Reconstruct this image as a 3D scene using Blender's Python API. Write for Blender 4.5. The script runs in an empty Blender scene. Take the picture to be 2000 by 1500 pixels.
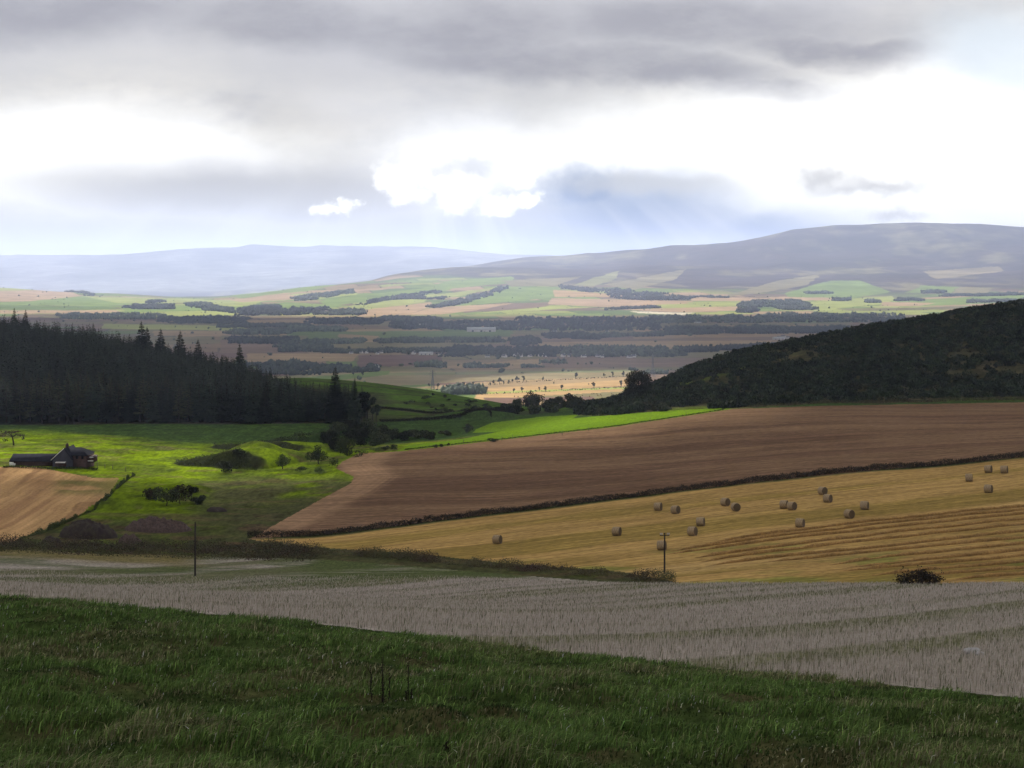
import bpy, math, random
import numpy as np
from math import radians as R, sin, cos, pi, tan

sc = bpy.context.scene
col = sc.collection
rng = np.random.default_rng(7)
random.seed(7)
F = 2747.0            # focal length in units of a 2000 px wide frame
HOR = 530.0           # eye level row

# ------------------------------------------------------------------ helpers
def tag(o, label=None, cat=None, group=None, kind=None):
    if label: o['label'] = label
    if cat: o['category'] = cat
    if group: o['group'] = group
    if kind: o['kind'] = kind
    return o

def mesh_np(name, V, Fa, mats, colors=None, matidx=None, smooth=False, uvn=None):
    """mesh data from numpy arrays; Fa is (n,3) or (n,4) or a list of such arrays"""
    if not isinstance(Fa, list): Fa = [Fa]
    Fa = [np.asarray(f, dtype=np.int64) for f in Fa if len(f)]
    V = np.asarray(V, dtype=np.float32)
    me = bpy.data.meshes.new(name)
    me.vertices.add(len(V)); me.vertices.foreach_set('co', V.ravel())
    loops = np.concatenate([f.ravel() for f in Fa])
    tot = np.concatenate([np.full(len(f), f.shape[1]) for f in Fa])
    start = np.concatenate([[0], np.cumsum(tot)[:-1]])
    me.loops.add(len(loops)); me.loops.foreach_set('vertex_index', loops.astype(np.int32))
    me.polygons.add(len(tot))
    me.polygons.foreach_set('loop_start', start.astype(np.int32))
    me.polygons.foreach_set('loop_total', tot.astype(np.int32))
    if smooth: me.polygons.foreach_set('use_smooth', np.ones(len(tot), dtype=bool))
    if not isinstance(mats, (list, tuple)): mats = [mats]
    for m in mats: me.materials.append(m)
    if matidx is not None: me.polygons.foreach_set('material_index', np.asarray(matidx, dtype=np.int32))
    me.update(calc_edges=True)
    if colors is not None:
        a = me.color_attributes.new('Col', 'FLOAT_COLOR', 'POINT')
        c = np.ones((len(V), 4), dtype=np.float32); c[:, :3] = colors
        a.data.foreach_set('color', c.ravel())
    return me

def link(name, me, parent=None, loc=None, rotz=0.0):
    o = bpy.data.objects.new(name, me); col.objects.link(o)
    if parent is not None: o.parent = parent
    if loc is not None: o.location = loc
    o.rotation_euler = (0, 0, rotz)
    return o

def empty(name, loc, rotz=0.0):
    o = bpy.data.objects.new(name, None); col.objects.link(o)
    o.location = loc; o.rotation_euler = (0, 0, rotz); o.empty_display_size = 0.5
    return o

def copy_tree(o, parent=None):
    c = o.copy(); col.objects.link(c)
    if parent is not None: c.parent = parent
    for ch in list(o.children): copy_tree(ch, c)
    return c

class MB:
    """collects simple shapes into one mesh"""
    def __init__(s): s.V = []; s.T = []; s.Q = []; s.n = 0
    def add(s, V, T=(), Q=()):
        V = np.asarray(V, dtype=float)
        if len(T): s.T.append(np.asarray(T) + s.n)
        if len(Q): s.Q.append(np.asarray(Q) + s.n)
        s.V.append(V); s.n += len(V)
    def box(s, c, size, rotz=0.0):
        x, y, z = np.array(size) / 2.0
        v = np.array([[i, j, k] for i in (-x, x) for j in (-y, y) for k in (-z, z)])
        cr, sr = cos(rotz), sin(rotz)
        v = np.c_[v[:, 0] * cr - v[:, 1] * sr, v[:, 0] * sr + v[:, 1] * cr, v[:, 2]] + np.array(c)
        s.add(v, Q=[[0, 1, 3, 2], [4, 6, 7, 5], [0, 4, 5, 1], [2, 3, 7, 6], [0, 2, 6, 4], [1, 5, 7, 3]])
    def tube(s, pts, radii, n=7, cap=True):
        pts = np.asarray(pts, dtype=float); radii = np.broadcast_to(radii, (len(pts),))
        V = []; Q = []
        for i, p in enumerate(pts):
            t = pts[min(i + 1, len(pts) - 1)] - pts[max(i - 1, 0)]
            t = t / (np.linalg.norm(t) + 1e-9)
            a = np.cross(t, [0.13, 0.97, 0.2] if abs(t[2]) > .7 else [0, 0, 1.0]); a /= np.linalg.norm(a) + 1e-9
            b = np.cross(t, a)
            for k in range(n):
                w = 2 * pi * k / n
                V.append(p + radii[i] * (cos(w) * a + sin(w) * b))
        for i in range(len(pts) - 1):
            for k in range(n):
                k2 = (k + 1) % n
                Q.append([i * n + k, i * n + k2, (i + 1) * n + k2, (i + 1) * n + k])
        T = []
        if cap:
            V.append(pts[-1]); e = len(V) - 1
            T = [[(len(pts) - 1) * n + k, (len(pts) - 1) * n + (k + 1) % n, e] for k in range(n)]
        s.add(V, T, Q)
    def me(s, name, mat, colors=None, smooth=False):
        return mesh_np(name, np.concatenate(s.V), ([np.concatenate(s.T)] if s.T else []) + ([np.concatenate(s.Q)] if s.Q else []), mat, colors=colors, smooth=smooth)

# ------------------------------------------------------------------ noise
def _hash(ix, iy, seed):
    n = (ix.astype(np.int64) * 374761393 + iy.astype(np.int64) * 668265263 + seed * 1442695041) & 0xFFFFFFFF
    n = ((n ^ (n >> 13)) * 1274126177) & 0xFFFFFFFF
    n = n ^ (n >> 16)
    return (n & 0xFFFF) / 65535.0

def vnoise(x, y, seed=0):
    x = np.asarray(x, dtype=float); y = np.asarray(y, dtype=float)
    ix = np.floor(x); iy = np.floor(y); fx = x - ix; fy = y - iy
    fx = fx * fx * fx * (fx * (fx * 6 - 15) + 10); fy = fy * fy * fy * (fy * (fy * 6 - 15) + 10)
    a = _hash(ix, iy, seed); b = _hash(ix + 1, iy, seed); c = _hash(ix, iy + 1, seed); d = _hash(ix + 1, iy + 1, seed)
    return (a + (b - a) * fx) * (1 - fy) + (c + (d - c) * fx) * fy

def fbm(x, y, seed=0, oct=4, gain=.5):
    s = 0; a = 1; t = 0
    for i in range(oct):
        s = s + a * vnoise(x * 2 ** i + 17.3 * i, y * 2 ** i - 9.1 * i, seed + i * 13); t += a; a *= gain
    return s / t            # 0..1

def sstep(a, b, x):
    t = np.clip((x - a) / (b - a), 0, 1); return t * t * (3 - 2 * t)

def inpoly(x, y, poly):
    x = np.asarray(x); y = np.asarray(y); ins = np.zeros(x.shape, dtype=bool)
    n = len(poly); j = n - 1
    for i in range(n):
        xi, yi = poly[i]; xj, yj = poly[j]
        if yi != yj:
            c = ((yi > y) != (yj > y)) & (x < (xj - xi) * (y - yi) / (yj - yi) + xi)
            ins ^= c
        j = i
    return ins

# ------------------------------------------------------------------ terrain
PXK = np.array([-700, 0, 200, 400, 600, 800, 1000, 1200, 1400, 1600, 1800, 2000, 2700.])
def L(*a): return np.array(a, dtype=float)
one = np.ones(13)
curves = [   # (distance, row of the ground at that distance) per column
 (1.5 * one, 'z', -1.7 * one),
 (16 * one, 'p', 1500 * one),
 (L(75,62,58,54,51,48,46,42,39,37,35,33,28), 'p', L(1110,1165,1180,1200,1217,1240,1265,1287,1308,1325,1345,1365,1430)),
 (L(115,100,98,95,90,84,80,75,70,66,63,60,55), 'p', L(1120,1140,1150,1160,1172,1185,1200,1212,1222,1232,1241,1250,1270)),
 (L(200,195,200,200,192,185,175,168,160,155,152,150,145), 'p', L(1100,1110,1116,1122,1128,1133,1136,1140,1140,1140,1140,1140,1142)),
 (L(230,225,228,230,230,215,202,193,188,186,185,185,185), 'p', L(1060,1073,1080,1085,1088,1103,1120,1135,1144,1146,1146,1146,1146)),
 (L(245,248,250,252,256,262,270,274,278,282,286,290,300), 'p', L(1050,1058,1057,1056,1048,1026,1000,975,951,930,911,893,850)),
 (L(290,290,290,295,305,318,330,337,343,347,350,352,360), 'p', L(975,982,985,985,972,945,925,905,882,862,848,838,800)),
 (L(345,345,345,348,358,378,400,415,432,440,446,452,465), 'p', L(915,918,920,925,915,878,855,832,801,790,787,783,760)),
 (L(430,430,430,435,442,446,450,452,460,468,474,480,490), 'p', L(838,842,846,851,853,850,838,808,795,782,772,765,735)),
 (L(455,458,465,470,476,495,520,535,540,540,540,540,540), 'p', L(825,830,830,829,827,822,812,797,746,723,708,690,640)),
 (L(600,600,600,600,590,600,620,610,640,650,665,680,700), 'p', L(690,705,725,755,800,803,805,788,705,660,625,591,505)),
 (L(720,720,720,730,800,840,850,800,800,800,800,800,800), 'p', L(655,662,690,745,738,755,792,800,720,690,660,630,560)),
 (1250 * one, 'z', -165 * one),
 (1900 * one, 'z', -199 * one),
 (3000 * one, 'z', -201 * one),
 (4500 * one, 'z', -199 * one),
 (6000 * one, 'z', -192 * one),
 (7500 * one, 'p', L(583,585,590,592,588,585,582,582,585,588,588,585,585)),
 (9000 * one, 'p', L(558,562,576,584,559,548,545,552,558,560,555,552,550)),
 (11000 * one, 'p', L(575,580,590,590,575,531,522,522,520,515,505,500,490)),
 (13000 * one, 'p', L(600,600,600,600,580,545,513,497,476,446,440.5,448,455)),
 (15500 * one, 'p', L(560,560,560,560,555,540,530,510,490,470,465,470,480)),
 (19500 * one, 'p', L(506,505,498,483,484,485,500,510,500,490,490,490,490)),
 (24000 * one, 'p', 540 * one),
]
PXG = np.arange(-700, 2701, 4.0)
def _gs(a, sig):
    r = int(sig * 3); k = np.exp(-.5 * (np.arange(-r, r + 1) / sig) ** 2); k /= k.sum()
    return np.convolve(np.pad(a, r, mode='edge'), k, mode='valid')
DC = []; ZC = []
for d, kind, v in curves:
    di = np.interp(PXG, PXK, d)
    zi = np.interp(PXG, PXK, v) if kind == 'z' else di * (HOR - np.interp(PXG, PXK, v)) / F
    DC.append(_gs(di, 11)); ZC.append(_gs(zi, 9))
DC = np.array(DC); ZC = np.array(ZC)             # curves x columns
S0 = 30.0
SC = np.log(DC + S0)
SG = np.linspace(np.log(1.5 + S0), np.log(24000 + S0), 2200)
def pchip_cols(X, Y, xs):
    K, n = X.shape; h = np.diff(X, axis=0); dl = np.diff(Y, axis=0) / h
    m = np.zeros((K, n)); m[0] = dl[0]; m[-1] = dl[-1]
    w1 = 2 * h[1:] + h[:-1]; w2 = h[1:] + 2 * h[:-1]
    with np.errstate(divide='ignore', invalid='ignore'):
        mm = (w1 + w2) / (w1 / dl[:-1] + w2 / dl[1:])
    m[1:-1] = np.where(dl[:-1] * dl[1:] > 0, mm, 0)
    out = np.zeros((len(xs), n))
    for j in range(n):
        k = np.clip(np.searchsorted(X[:, j], xs, side='right') - 1, 0, K - 2)
        hh = h[k, j]; t = np.clip((xs - X[k, j]) / hh, 0, 1)
        out[:, j] = ((1 + 2 * t) * (1 - t) ** 2 * Y[k, j] + t * (1 - t) ** 2 * hh * m[k, j]
                     + t * t * (3 - 2 * t) * Y[k + 1, j] + t * t * (t - 1) * hh * m[k + 1, j])
    return out
ZG = pchip_cols(SC, ZC, SG)

def PX(x, y): return 1000 + F * np.asarray(x) / np.maximum(y, 1.5)

def base_z(px, d):
    s = (np.log(np.maximum(d, 1.5) + S0) - SG[0]) / (SG[1] - SG[0]); s = np.clip(s, 0, len(SG) - 1.001)
    c = np.clip((px - PXG[0]) / 4.0, 0, len(PXG) - 1.001)
    i = s.astype(int); j = c.astype(int); fs = s - i; fc = c - j
    return ((ZG[i, j] * (1 - fs) + ZG[i + 1, j] * fs) * (1 - fc) + (ZG[i, j + 1] * (1 - fs) + ZG[i + 1, j + 1] * fs) * fc)

def DCX(k, px): return np.interp(px, PXG, DC[k])

def bump(x, y, cx, cy, rx, ry, h, rot=0.0, p=1.0):
    c, s = cos(rot), sin(rot); u = ((x - cx) * c + (y - cy) * s) / rx; v = (-(x - cx) * s + (y - cy) * c) / ry
    return h * np.exp(-(u * u + v * v) ** p)

def mods(x, y):
    px = PX(x, y)
    z = np.zeros(np.broadcast(x, y).shape)
    near = (y > 8) & (y < 80)
    z = z + np.where(near, (fbm(x / 1.5, y / 1.4, 3, 2) - .5) * .75 + (fbm(x / 7, y / 7, 5, 2) - .5) * .5, 0) * sstep(8, 14, y) * (1 - sstep(-13, -1, y - DCX(2, px)))
    mid = (y > 200) & (y < 1300)
    z = z + np.where(mid, (fbm(x / 30, y / 30, 8, 3) - .5) * 1.1, 0) * sstep(200, 240, y) * (1 - sstep(700, 1300, y))
    # pasture: uneven turf and the steep little banks of the gully on the left
    past = sstep(-300, 0, px) * (1 - sstep(600, 720, px)) * sstep(282, 310, y) * (1 - sstep(440, 470, y))
    z = z + past * (fbm(x / 9, y / 7, 21, 3) - .5) * .9
    def bank(cx, cy, hw, h, rot, run=7.0, tail=30.0):
        c, s = cos(rot), sin(rot); u = (x - cx) * c + (y - cy) * s; v = -(x - cx) * s + (y - cy) * c
        wob = (fbm(x / 8, y / 8, 31, 2) - .5) * 5
        e = np.clip(1 - (u / hw) ** 2, 0, 1) ** .6 * (.25 + .75 * sstep(-1, .5, u / hw))
        return h * e * sstep(-run / 2, run / 2, v + wob) * (1 - sstep(run, tail, v))
    for a in BANKS: z = z + bank(*a)
    # rough ground of the far hills
    far = sstep(6200, 8500, y)
    rid = 1 - np.abs(2 * fbm(x / 1500, y / 2300, 41, 4) - 1)
    z = z + far * ((rid - .70) * 130 * sstep(8800, 11500, y) * (1 - .55 * sstep(12300, 13400, y)) + (fbm(x / 500, y / 700, 44, 3) - .5) * 26 * (1 - .6 * sstep(12300, 13400, y)))
    z = z + sstep(14500, 16500, y) * (1 - np.abs(2 * fbm(x / 2600, y / 3000, 49, 4) - 1) - .72) * 130
    z = z + sstep(2000, 3000, y) * (1 - far) * (fbm(x / 600, y / 500, 47, 2) - .5) * 5
    return z
BANKS = []
def H(x, y):
    x = np.asarray(x, dtype=float); y = np.asarray(y, dtype=float)
    return base_z(PX(x, y), y) + mods(x, y)
def Hs(x, y): return float(H(np.array([x]), np.array([y]))[0])

def at(px, py, lo, hi, n=1500):
    """ground point seen in column px at row py, between the distances lo and hi"""
    d = np.linspace(lo, hi, n); x = (px - 1000) / F * d
    r = HOR - F * H(x, d) / d
    k = int(np.argmin(np.abs(r - py)))
    return np.array([x[k], d[k], H(x[k:k + 1], d[k:k + 1])[0]])
def along(px, d):
    x = (px - 1000) / F * d; return np.array([x, d, Hs(x, d)])

def _pb(px, d): return (px - 1000) / F * d, d
for (px, d, hw, h, rot, run, tail) in [(425, 362, 15, 4.6, -.42, 6, 46), (500, 396, 19, 3.0, -.55, 5, 34), (590, 416, 17, 3.2, -.25, 5, 30), (640, 425, 12, 3.0, -.15, 6, 18),
                                       (310, 312, 10, 1.8, -.25, 4, 14), (180, 285, 12, 1.2, .15, 4, 12), (470, 376, 8, 2.0, -.35, 5, 14), (900, 500, 22, 3.0, .12, 8, 25)]:
    BANKS.append((*_pb(px, d), hw, h, rot, run, tail))

# ------------------------------------------------------------------ sun
SUN_AZ, SUN_EL = R(-17), R(26)     # azimuth from +Y, negative = left
SDIR = np.array([sin(SUN_AZ) * cos(SUN_EL), cos(SUN_AZ) * cos(SUN_EL), sin(SUN_EL)])

# ------------------------------------------------------------------ materials
def new_mat(name):
    m = bpy.data.materials.new(name); m.use_nodes = True
    nt = m.node_tree; nt.nodes.clear()
    out = nt.nodes.new('ShaderNodeOutputMaterial'); b = nt.nodes.new('ShaderNodeBsdfPrincipled')
    nt.links.new(b.outputs[0], out.inputs[0])
    b.inputs['Roughness'].default_value = .9
    b.inputs['Specular IOR Level'].default_value = .15
    return m, nt, b

def mixc(nt, a, b, f, mode='MIX'):
    n = nt.nodes.new('ShaderNodeMix'); n.data_type = 'RGBA'; n.blend_type = mode
    for sock, v in ((n.inputs['Factor'], f), (n.inputs['A'], a), (n.inputs['B'], b)):
        if isinstance(v, bpy.types.NodeSocket): nt.links.new(v, sock)
        elif isinstance(v, (int, float)): sock.default_value = v
        else: sock.default_value = (*v, 1)
    return n.outputs['Result']

def noise(nt, vec, scale, detail=4, rough=.55):
    n = nt.nodes.new('ShaderNodeTexNoise'); n.inputs['Scale'].default_value = scale
    n.inputs['Detail'].default_value = detail; n.inputs['Roughness'].default_value = rough
    if vec is not None: nt.links.new(vec, n.inputs['Vector'])
    return n.outputs['Fac']

def ramp(nt, f, lo, hi, a=0.0, b=1.0):
    n = nt.nodes.new('ShaderNodeMapRange'); n.interpolation_type = 'SMOOTHSTEP'
    n.inputs['From Min'].default_value = lo; n.inputs['From Max'].default_value = hi
    n.inputs['To Min'].default_value = a; n.inputs['To Max'].default_value = b
    nt.links.new(f, n.inputs['Value']); return n.outputs['Result']

def mapping(nt, vec, rotz=0.0, scale=(1, 1, 1)):
    r = nt.nodes.new('ShaderNodeMapping'); r.inputs['Rotation'].default_value = (0, 0, rotz)
    r2 = nt.nodes.new('ShaderNodeMapping'); r2.inputs['Scale'].default_value = scale
    nt.links.new(vec, r.inputs['Vector']); nt.links.new(r.outputs[0], r2.inputs['Vector']); return r2.outputs[0]

def posn(nt): return nt.nodes.new('ShaderNodeNewGeometry').outputs['Position']

def ground_mat(name, layers, bump_s=None):
    """attribute colour, multiplied by noise layers (scale, contrast, rotz, stretch)"""
    m, nt, b = new_mat(name); p = posn(nt)
    a = nt.nodes.new('ShaderNodeAttribute'); a.attribute_name = 'Col'; c = a.outputs['Color']
    for (sc_, con, rz, st) in layers:
        v = mapping(nt, p, rz, st) if (rz or st != (1, 1, 1)) else p
        f = ramp(nt, noise(nt, v, sc_, 4, .6), .25, .75, 1 - con, 1 + con)
        cc = nt.nodes.new('ShaderNodeCombineColor')
        for i in range(3): nt.links.new(f, cc.inputs[i])
        c = mixc(nt, c, cc.outputs[0], 1.0, 'MULTIPLY')
    nt.links.new(c, b.inputs['Base Color'])
    b.inputs['Specular IOR Level'].default_value = 0.0; b.inputs['Roughness'].default_value = 1.0
    if bump_s:
        bn = nt.nodes.new('ShaderNodeBump'); bn.inputs['Strength'].default_value = bump_s[1]; bn.inputs['Distance'].default_value = bump_s[2]
        nt.links.new(noise(nt, p, bump_s[0], 5, .65), bn.inputs['Height']); nt.links.new(bn.outputs[0], b.inputs['Normal'])
    return m

def leaf_mat(name, c1, c2, scale=.6, transl=.25, c3=None, mass=False):
    m, nt, b = new_mat(name); p = posn(nt)
    oi = nt.nodes.new('ShaderNodeObjectInfo')
    f = ramp(nt, noise(nt, p, scale, 3), .3, .7)
    c = mixc(nt, c1, c2, f)
    if c3: c = mixc(nt, c, c3, ramp(nt, noise(nt, p, scale * .23, 2), .52, .72))
    if mass:
        at_ = nt.nodes.new('ShaderNodeAttribute'); at_.attribute_name = 'Col'; c = mixc(nt, c, at_.outputs['Color'], 1.0, 'MULTIPLY')
    hs = nt.nodes.new('ShaderNodeHueSaturation'); nt.links.new(c, hs.inputs['Color'])
    nt.links.new(ramp(nt, oi.outputs['Random'], 0, 1, .45, 1.7), hs.inputs['Value'])
    nt.links.new(hs.outputs[0], b.inputs['Base Color'])
    if transl:
        tr = nt.nodes.new('ShaderNodeBsdfTranslucent'); nt.links.new(hs.outputs[0], tr.inputs['Color'])
        mx = nt.nodes.new('ShaderNodeMixShader'); mx.inputs[0].default_value = transl
        out = [n for n in nt.nodes if n.type == 'OUTPUT_MATERIAL'][0]
        nt.links.new(b.outputs[0], mx.inputs[1]); nt.links.new(tr.outputs[0], mx.inputs[2]); nt.links.new(mx.outputs[0], out.inputs[0])
    return m

def plain_mat(name, c, var=.2, scale=3.0, rough=.85, c2=None):
    m, nt, b = new_mat(name); p = posn(nt)
    f = ramp(nt, noise(nt, p, scale, 4), .3, .7)
    c2 = c2 or tuple(x * (1 - var) for x in c)
    nt.links.new(mixc(nt, c, c2, f), b.inputs['Base Color']); b.inputs['Roughness'].default_value = rough
    return m

def col_mat(name, transl=.0):
    m, nt, b = new_mat(name)
    a = nt.nodes.new('ShaderNodeAttribute'); a.attribute_name = 'Col'
    nt.links.new(a.outputs['Color'], b.inputs['Base Color'])
    b.inputs['Specular IOR Level'].default_value = .1
    if transl:
        tr = nt.nodes.new('ShaderNodeBsdfTranslucent'); nt.links.new(a.outputs['Color'], tr.inputs['Color'])
        mx = nt.nodes.new('ShaderNodeMixShader'); mx.inputs[0].default_value = transl
        out = [n for n in nt.nodes if n.type == 'OUTPUT_MATERIAL'][0]
        nt.links.new(b.outputs[0], mx.inputs[1]); nt.links.new(tr.outputs[0], mx.inputs[2]); nt.links.new(mx.outputs[0], out.inputs[0])
    return m

M = {}
ROW = R(14.7)
M['grass'] = ground_mat('turf', [(1.2, .35, 0, (1, 1, 1)), (6, .3, 0, (1, 1, 1))], (9, .6, .06))
M['stubble'] = ground_mat('rape_stubble_soil', [(.9, .18, R(-53), (.05, 1, 1)), (2.5, .3, 0, (1, .3, 1)), (9, .35, 0, (1, .4, 1))], (8, .5, .05))
M['bale'] = ground_mat('straw_stubble', [(.55, .18, -ROW, (.03, 1, 1)), (.16, .14, -ROW, (.1, 1, 1)), (1.3, .26, -ROW, (.02, 1, 1)), (2.5, .3, -ROW, (.3, 1, 1))], (3, .4, .06))
M['brown'] = ground_mat('worked_soil', [(.35, .10, R(4), (.03, 1, 1)), (.10, .14, R(8), (.08, 1, 1)), (1.3, .30, R(4), (.02, 1, 1)), (2.2, .3, R(3), (.3, 1, 1))], (2, .4, .06))
M['straw'] = ground_mat('pale_stubble', [(.7, .22, R(85), (.04, 1, 1)), (.15, .15, R(85), (.15, 1, 1)), (2, .2, 0, (1, 1, 1))], (2, .4, .06))
M['pasture'] = ground_mat('pasture_turf', [(.25, .3, 0, (1, .6, 1)), (1.1, .34, 0, (1, .4, 1))], (1.2, .7, .35))
M['strip'] = ground_mat('lush_grass', [(.5, .12, 0, (1, .5, 1)), (1.5, .2, 0, (1, .5, 1))], (1.5, .3, .12))
M['knoll'] = ground_mat('hill_grass', [(.06, .3, 0, (1, .6, 1)), (.35, .3, 0, (1, .5, 1))], (.5, .6, .4))
M['gorsehill'] = ground_mat('rough_hill_grass', [(.12, .4, 0, (1, 1, 1)), (.7, .4, 0, (1, 1, 1))], (.6, .6, .3))
M['valley'] = ground_mat('valley_fields', [(.006, .14, R(5), (.25, 1, 1)), (.03, .16, R(3), (.2, 1, 1)), (.12, .12, 0, (.4, 1, 1))])
M['foot'] = ground_mat('foothill_fields', [(.006, .16, 0, (.6, 1, 1)), (.03, .12, 0, (.5, 1, 1))])
M['moor'] = ground_mat('heather_moor', [(.0016, .3, R(15), (.8, 1, 1)), (.006, .3, R(-10), (.5, 1, 1)), (.02, .22, 0, (.5, 1, 1))])
M['conifer'] = leaf_mat('spruce_needles', (.014, .023, .014), (.026, .038, .019), .5, .12)
M['larch'] = leaf_mat('larch_needles', (.024, .030, .013), (.040, .044, .017), .5, .2)
M['pine'] = leaf_mat('pine_needles', (.018, .026, .018), (.030, .040, .024), .5, .1)
M['bark'] = plain_mat('bark', (.05, .04, .032), .4, 2.5)
M['dbush'] = leaf_mat('dark_shrub_leaves', (.020, .028, .014), (.040, .046, .020), .5, .15)
M['gbush'] = leaf_mat('green_shrub_leaves', (.045, .068, .020), (.075, .095, .030), .4, .25)
M['gorse'] = leaf_mat('gorse_spines', (.020, .030, .017), (.036, .048, .022), .35, .08, (.050, .052, .026))
M['gorse_mass'] = leaf_mat('gorse_spines_mass', (.011, .017, .010), (.020, .029, .013), .35, .08, (.030, .031, .016), True)
M['conifer_mass'] = leaf_mat('spruce_needles_mass', (.014, .023, .014), (.026, .038, .019), .5, .12, None, True)
M['wood_mass'] = leaf_mat('distant_wood_mass', (.030, .042, .028), (.052, .066, .038), .02, 0, None, True)
M['hedge'] = leaf_mat('hedge_twigs', (.012, .012, .008), (.028, .025, .014), .6, .1)
M['weed'] = leaf_mat('rank_weeds', (.050, .058, .024), (.075, .066, .034), .35, .2, (.045, .028, .022))
M['redbush'] = leaf_mat('bramble_leaves', (.020, .020, .013), (.045, .030, .022), .8, .12)
M['wood'] = leaf_mat('distant_wood_leaves', (.018, .028, .020), (.032, .044, .026), .02, 0)
M['lone'] = leaf_mat('field_tree_leaves', (.035, .045, .022), (.06, .07, .03), .15, .1)
M['straw_bale'] = None

# ------------------------------------------------------------------ ground
tf = np.linspace(-.40, .40, 1120)
te = np.linspace(.40, .62, 50)[1:]
T = np.concatenate([-te[::-1], tf, te])
rows = np.concatenate([np.linspace(-12, 12, 14)[:-1], np.geomspace(12, 62, 170)[:-1], np.linspace(62, 235, 230)[:-1], np.linspace(235, 480, 280)[:-1], np.linspace(480, 900, 200)[:-1],
                       np.geomspace(900, 1950, 30)[:-1], np.geomspace(1950, 6300, 260)[:-1], np.geomspace(6300, 13600, 250)[:-1], np.geomspace(13600, 23900, 60)])
YY, TT = np.meshgrid(rows, T, indexing='ij')
XX = TT * (YY + 15)
PXV = PX(XX, YY); ZZ = H(XX, YY); PYV = HOR - F * ZZ / np.maximum(YY, 1.5)
nr, nc = YY.shape

def lerp(a, b, f): return np.asarray(a) + (np.asarray(b) - np.asarray(a)) * np.asarray(f)[..., None]

P_BROWN = [(486, 1054), (700, 1037), (970, 1002), (1250, 968), (1500, 940), (1750, 915), (2000, 893), (2900, 800), (2900, 740), (2000, 786), (1600, 793), (1430, 799), (1200, 834), (1000, 857), (780, 882), (700, 886), (668, 902), (654, 915), (690, 932), (684, 945), (640, 968), (560, 1012)]
P_STRAW = [(-900, 905), (0, 912), (70, 913), (120, 922), (180, 934), (232, 934), (212, 965), (160, 1003), (60, 1046), (0, 1066), (-900, 1080)]
P_STRIP = [(770, 882), (1000, 857), (1200, 834), (1430, 799), (1400, 797), (1250, 806), (1110, 818), (1000, 838), (900, 858), (800, 869)]
P_STRIP2 = [(930, 838), (960, 826), (1060, 814), (1130, 810), (1110, 822), (1000, 838), (910, 856)]

BEX, BEY = [470, 520, 600, 790, 980, 1208, 1310, 1340], [1050, 1060, 1069, 1080, 1100, 1117, 1136, 1200]
def zone(px, py, d):
    z = np.full(px.shape, 'pasture', dtype=object)
    z[:] = 'pasture'
    inb = (d > 235) & (d < 520)
    b = (d >= DCX(5, px) - 2) & (d < DCX(6, px) + .3) & (px > 470) & (py < np.interp(px, BEX, BEY))
    z[b] = 'bale_field'
    z[inb & inpoly(px, py, P_BROWN) & (d > DCX(6, px) - 6)] = 'brown_field'
    z[inb & inpoly(px, py, P_STRAW) & (d < 360)] = 'straw_field'
    z[inb & inpoly(px, py, P_STRIP) & (d > 330)] = 'green_field'
    z[(d > 440) & (d < 640) & inpoly(px, py, P_STRIP2)] = 'green_field'
    g = (px > 1120) & (d > DCX(8, px)) & ((py < 812) | (d > 500)) & (z != 'green_field') & (z != 'brown_field')
    z[g] = 'gorse_hill'
    z[(d > DCX(10, px)) & (z == 'pasture')] = 'hillside'
    z[d < DCX(5, px) - 2] = 'stubble_field'
    z[d < DCX(2, px)] = 'grass_slope'
    z[d > 1250] = 'valley_floor'
    z[d > 6200] = 'foothills'
    z[d > np.interp(px, [600, 800, 1000, 1500, 2000], [9600, 9800, 9300, 9000, 8800])] = 'moor_hill'
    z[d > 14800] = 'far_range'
    return z

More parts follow.
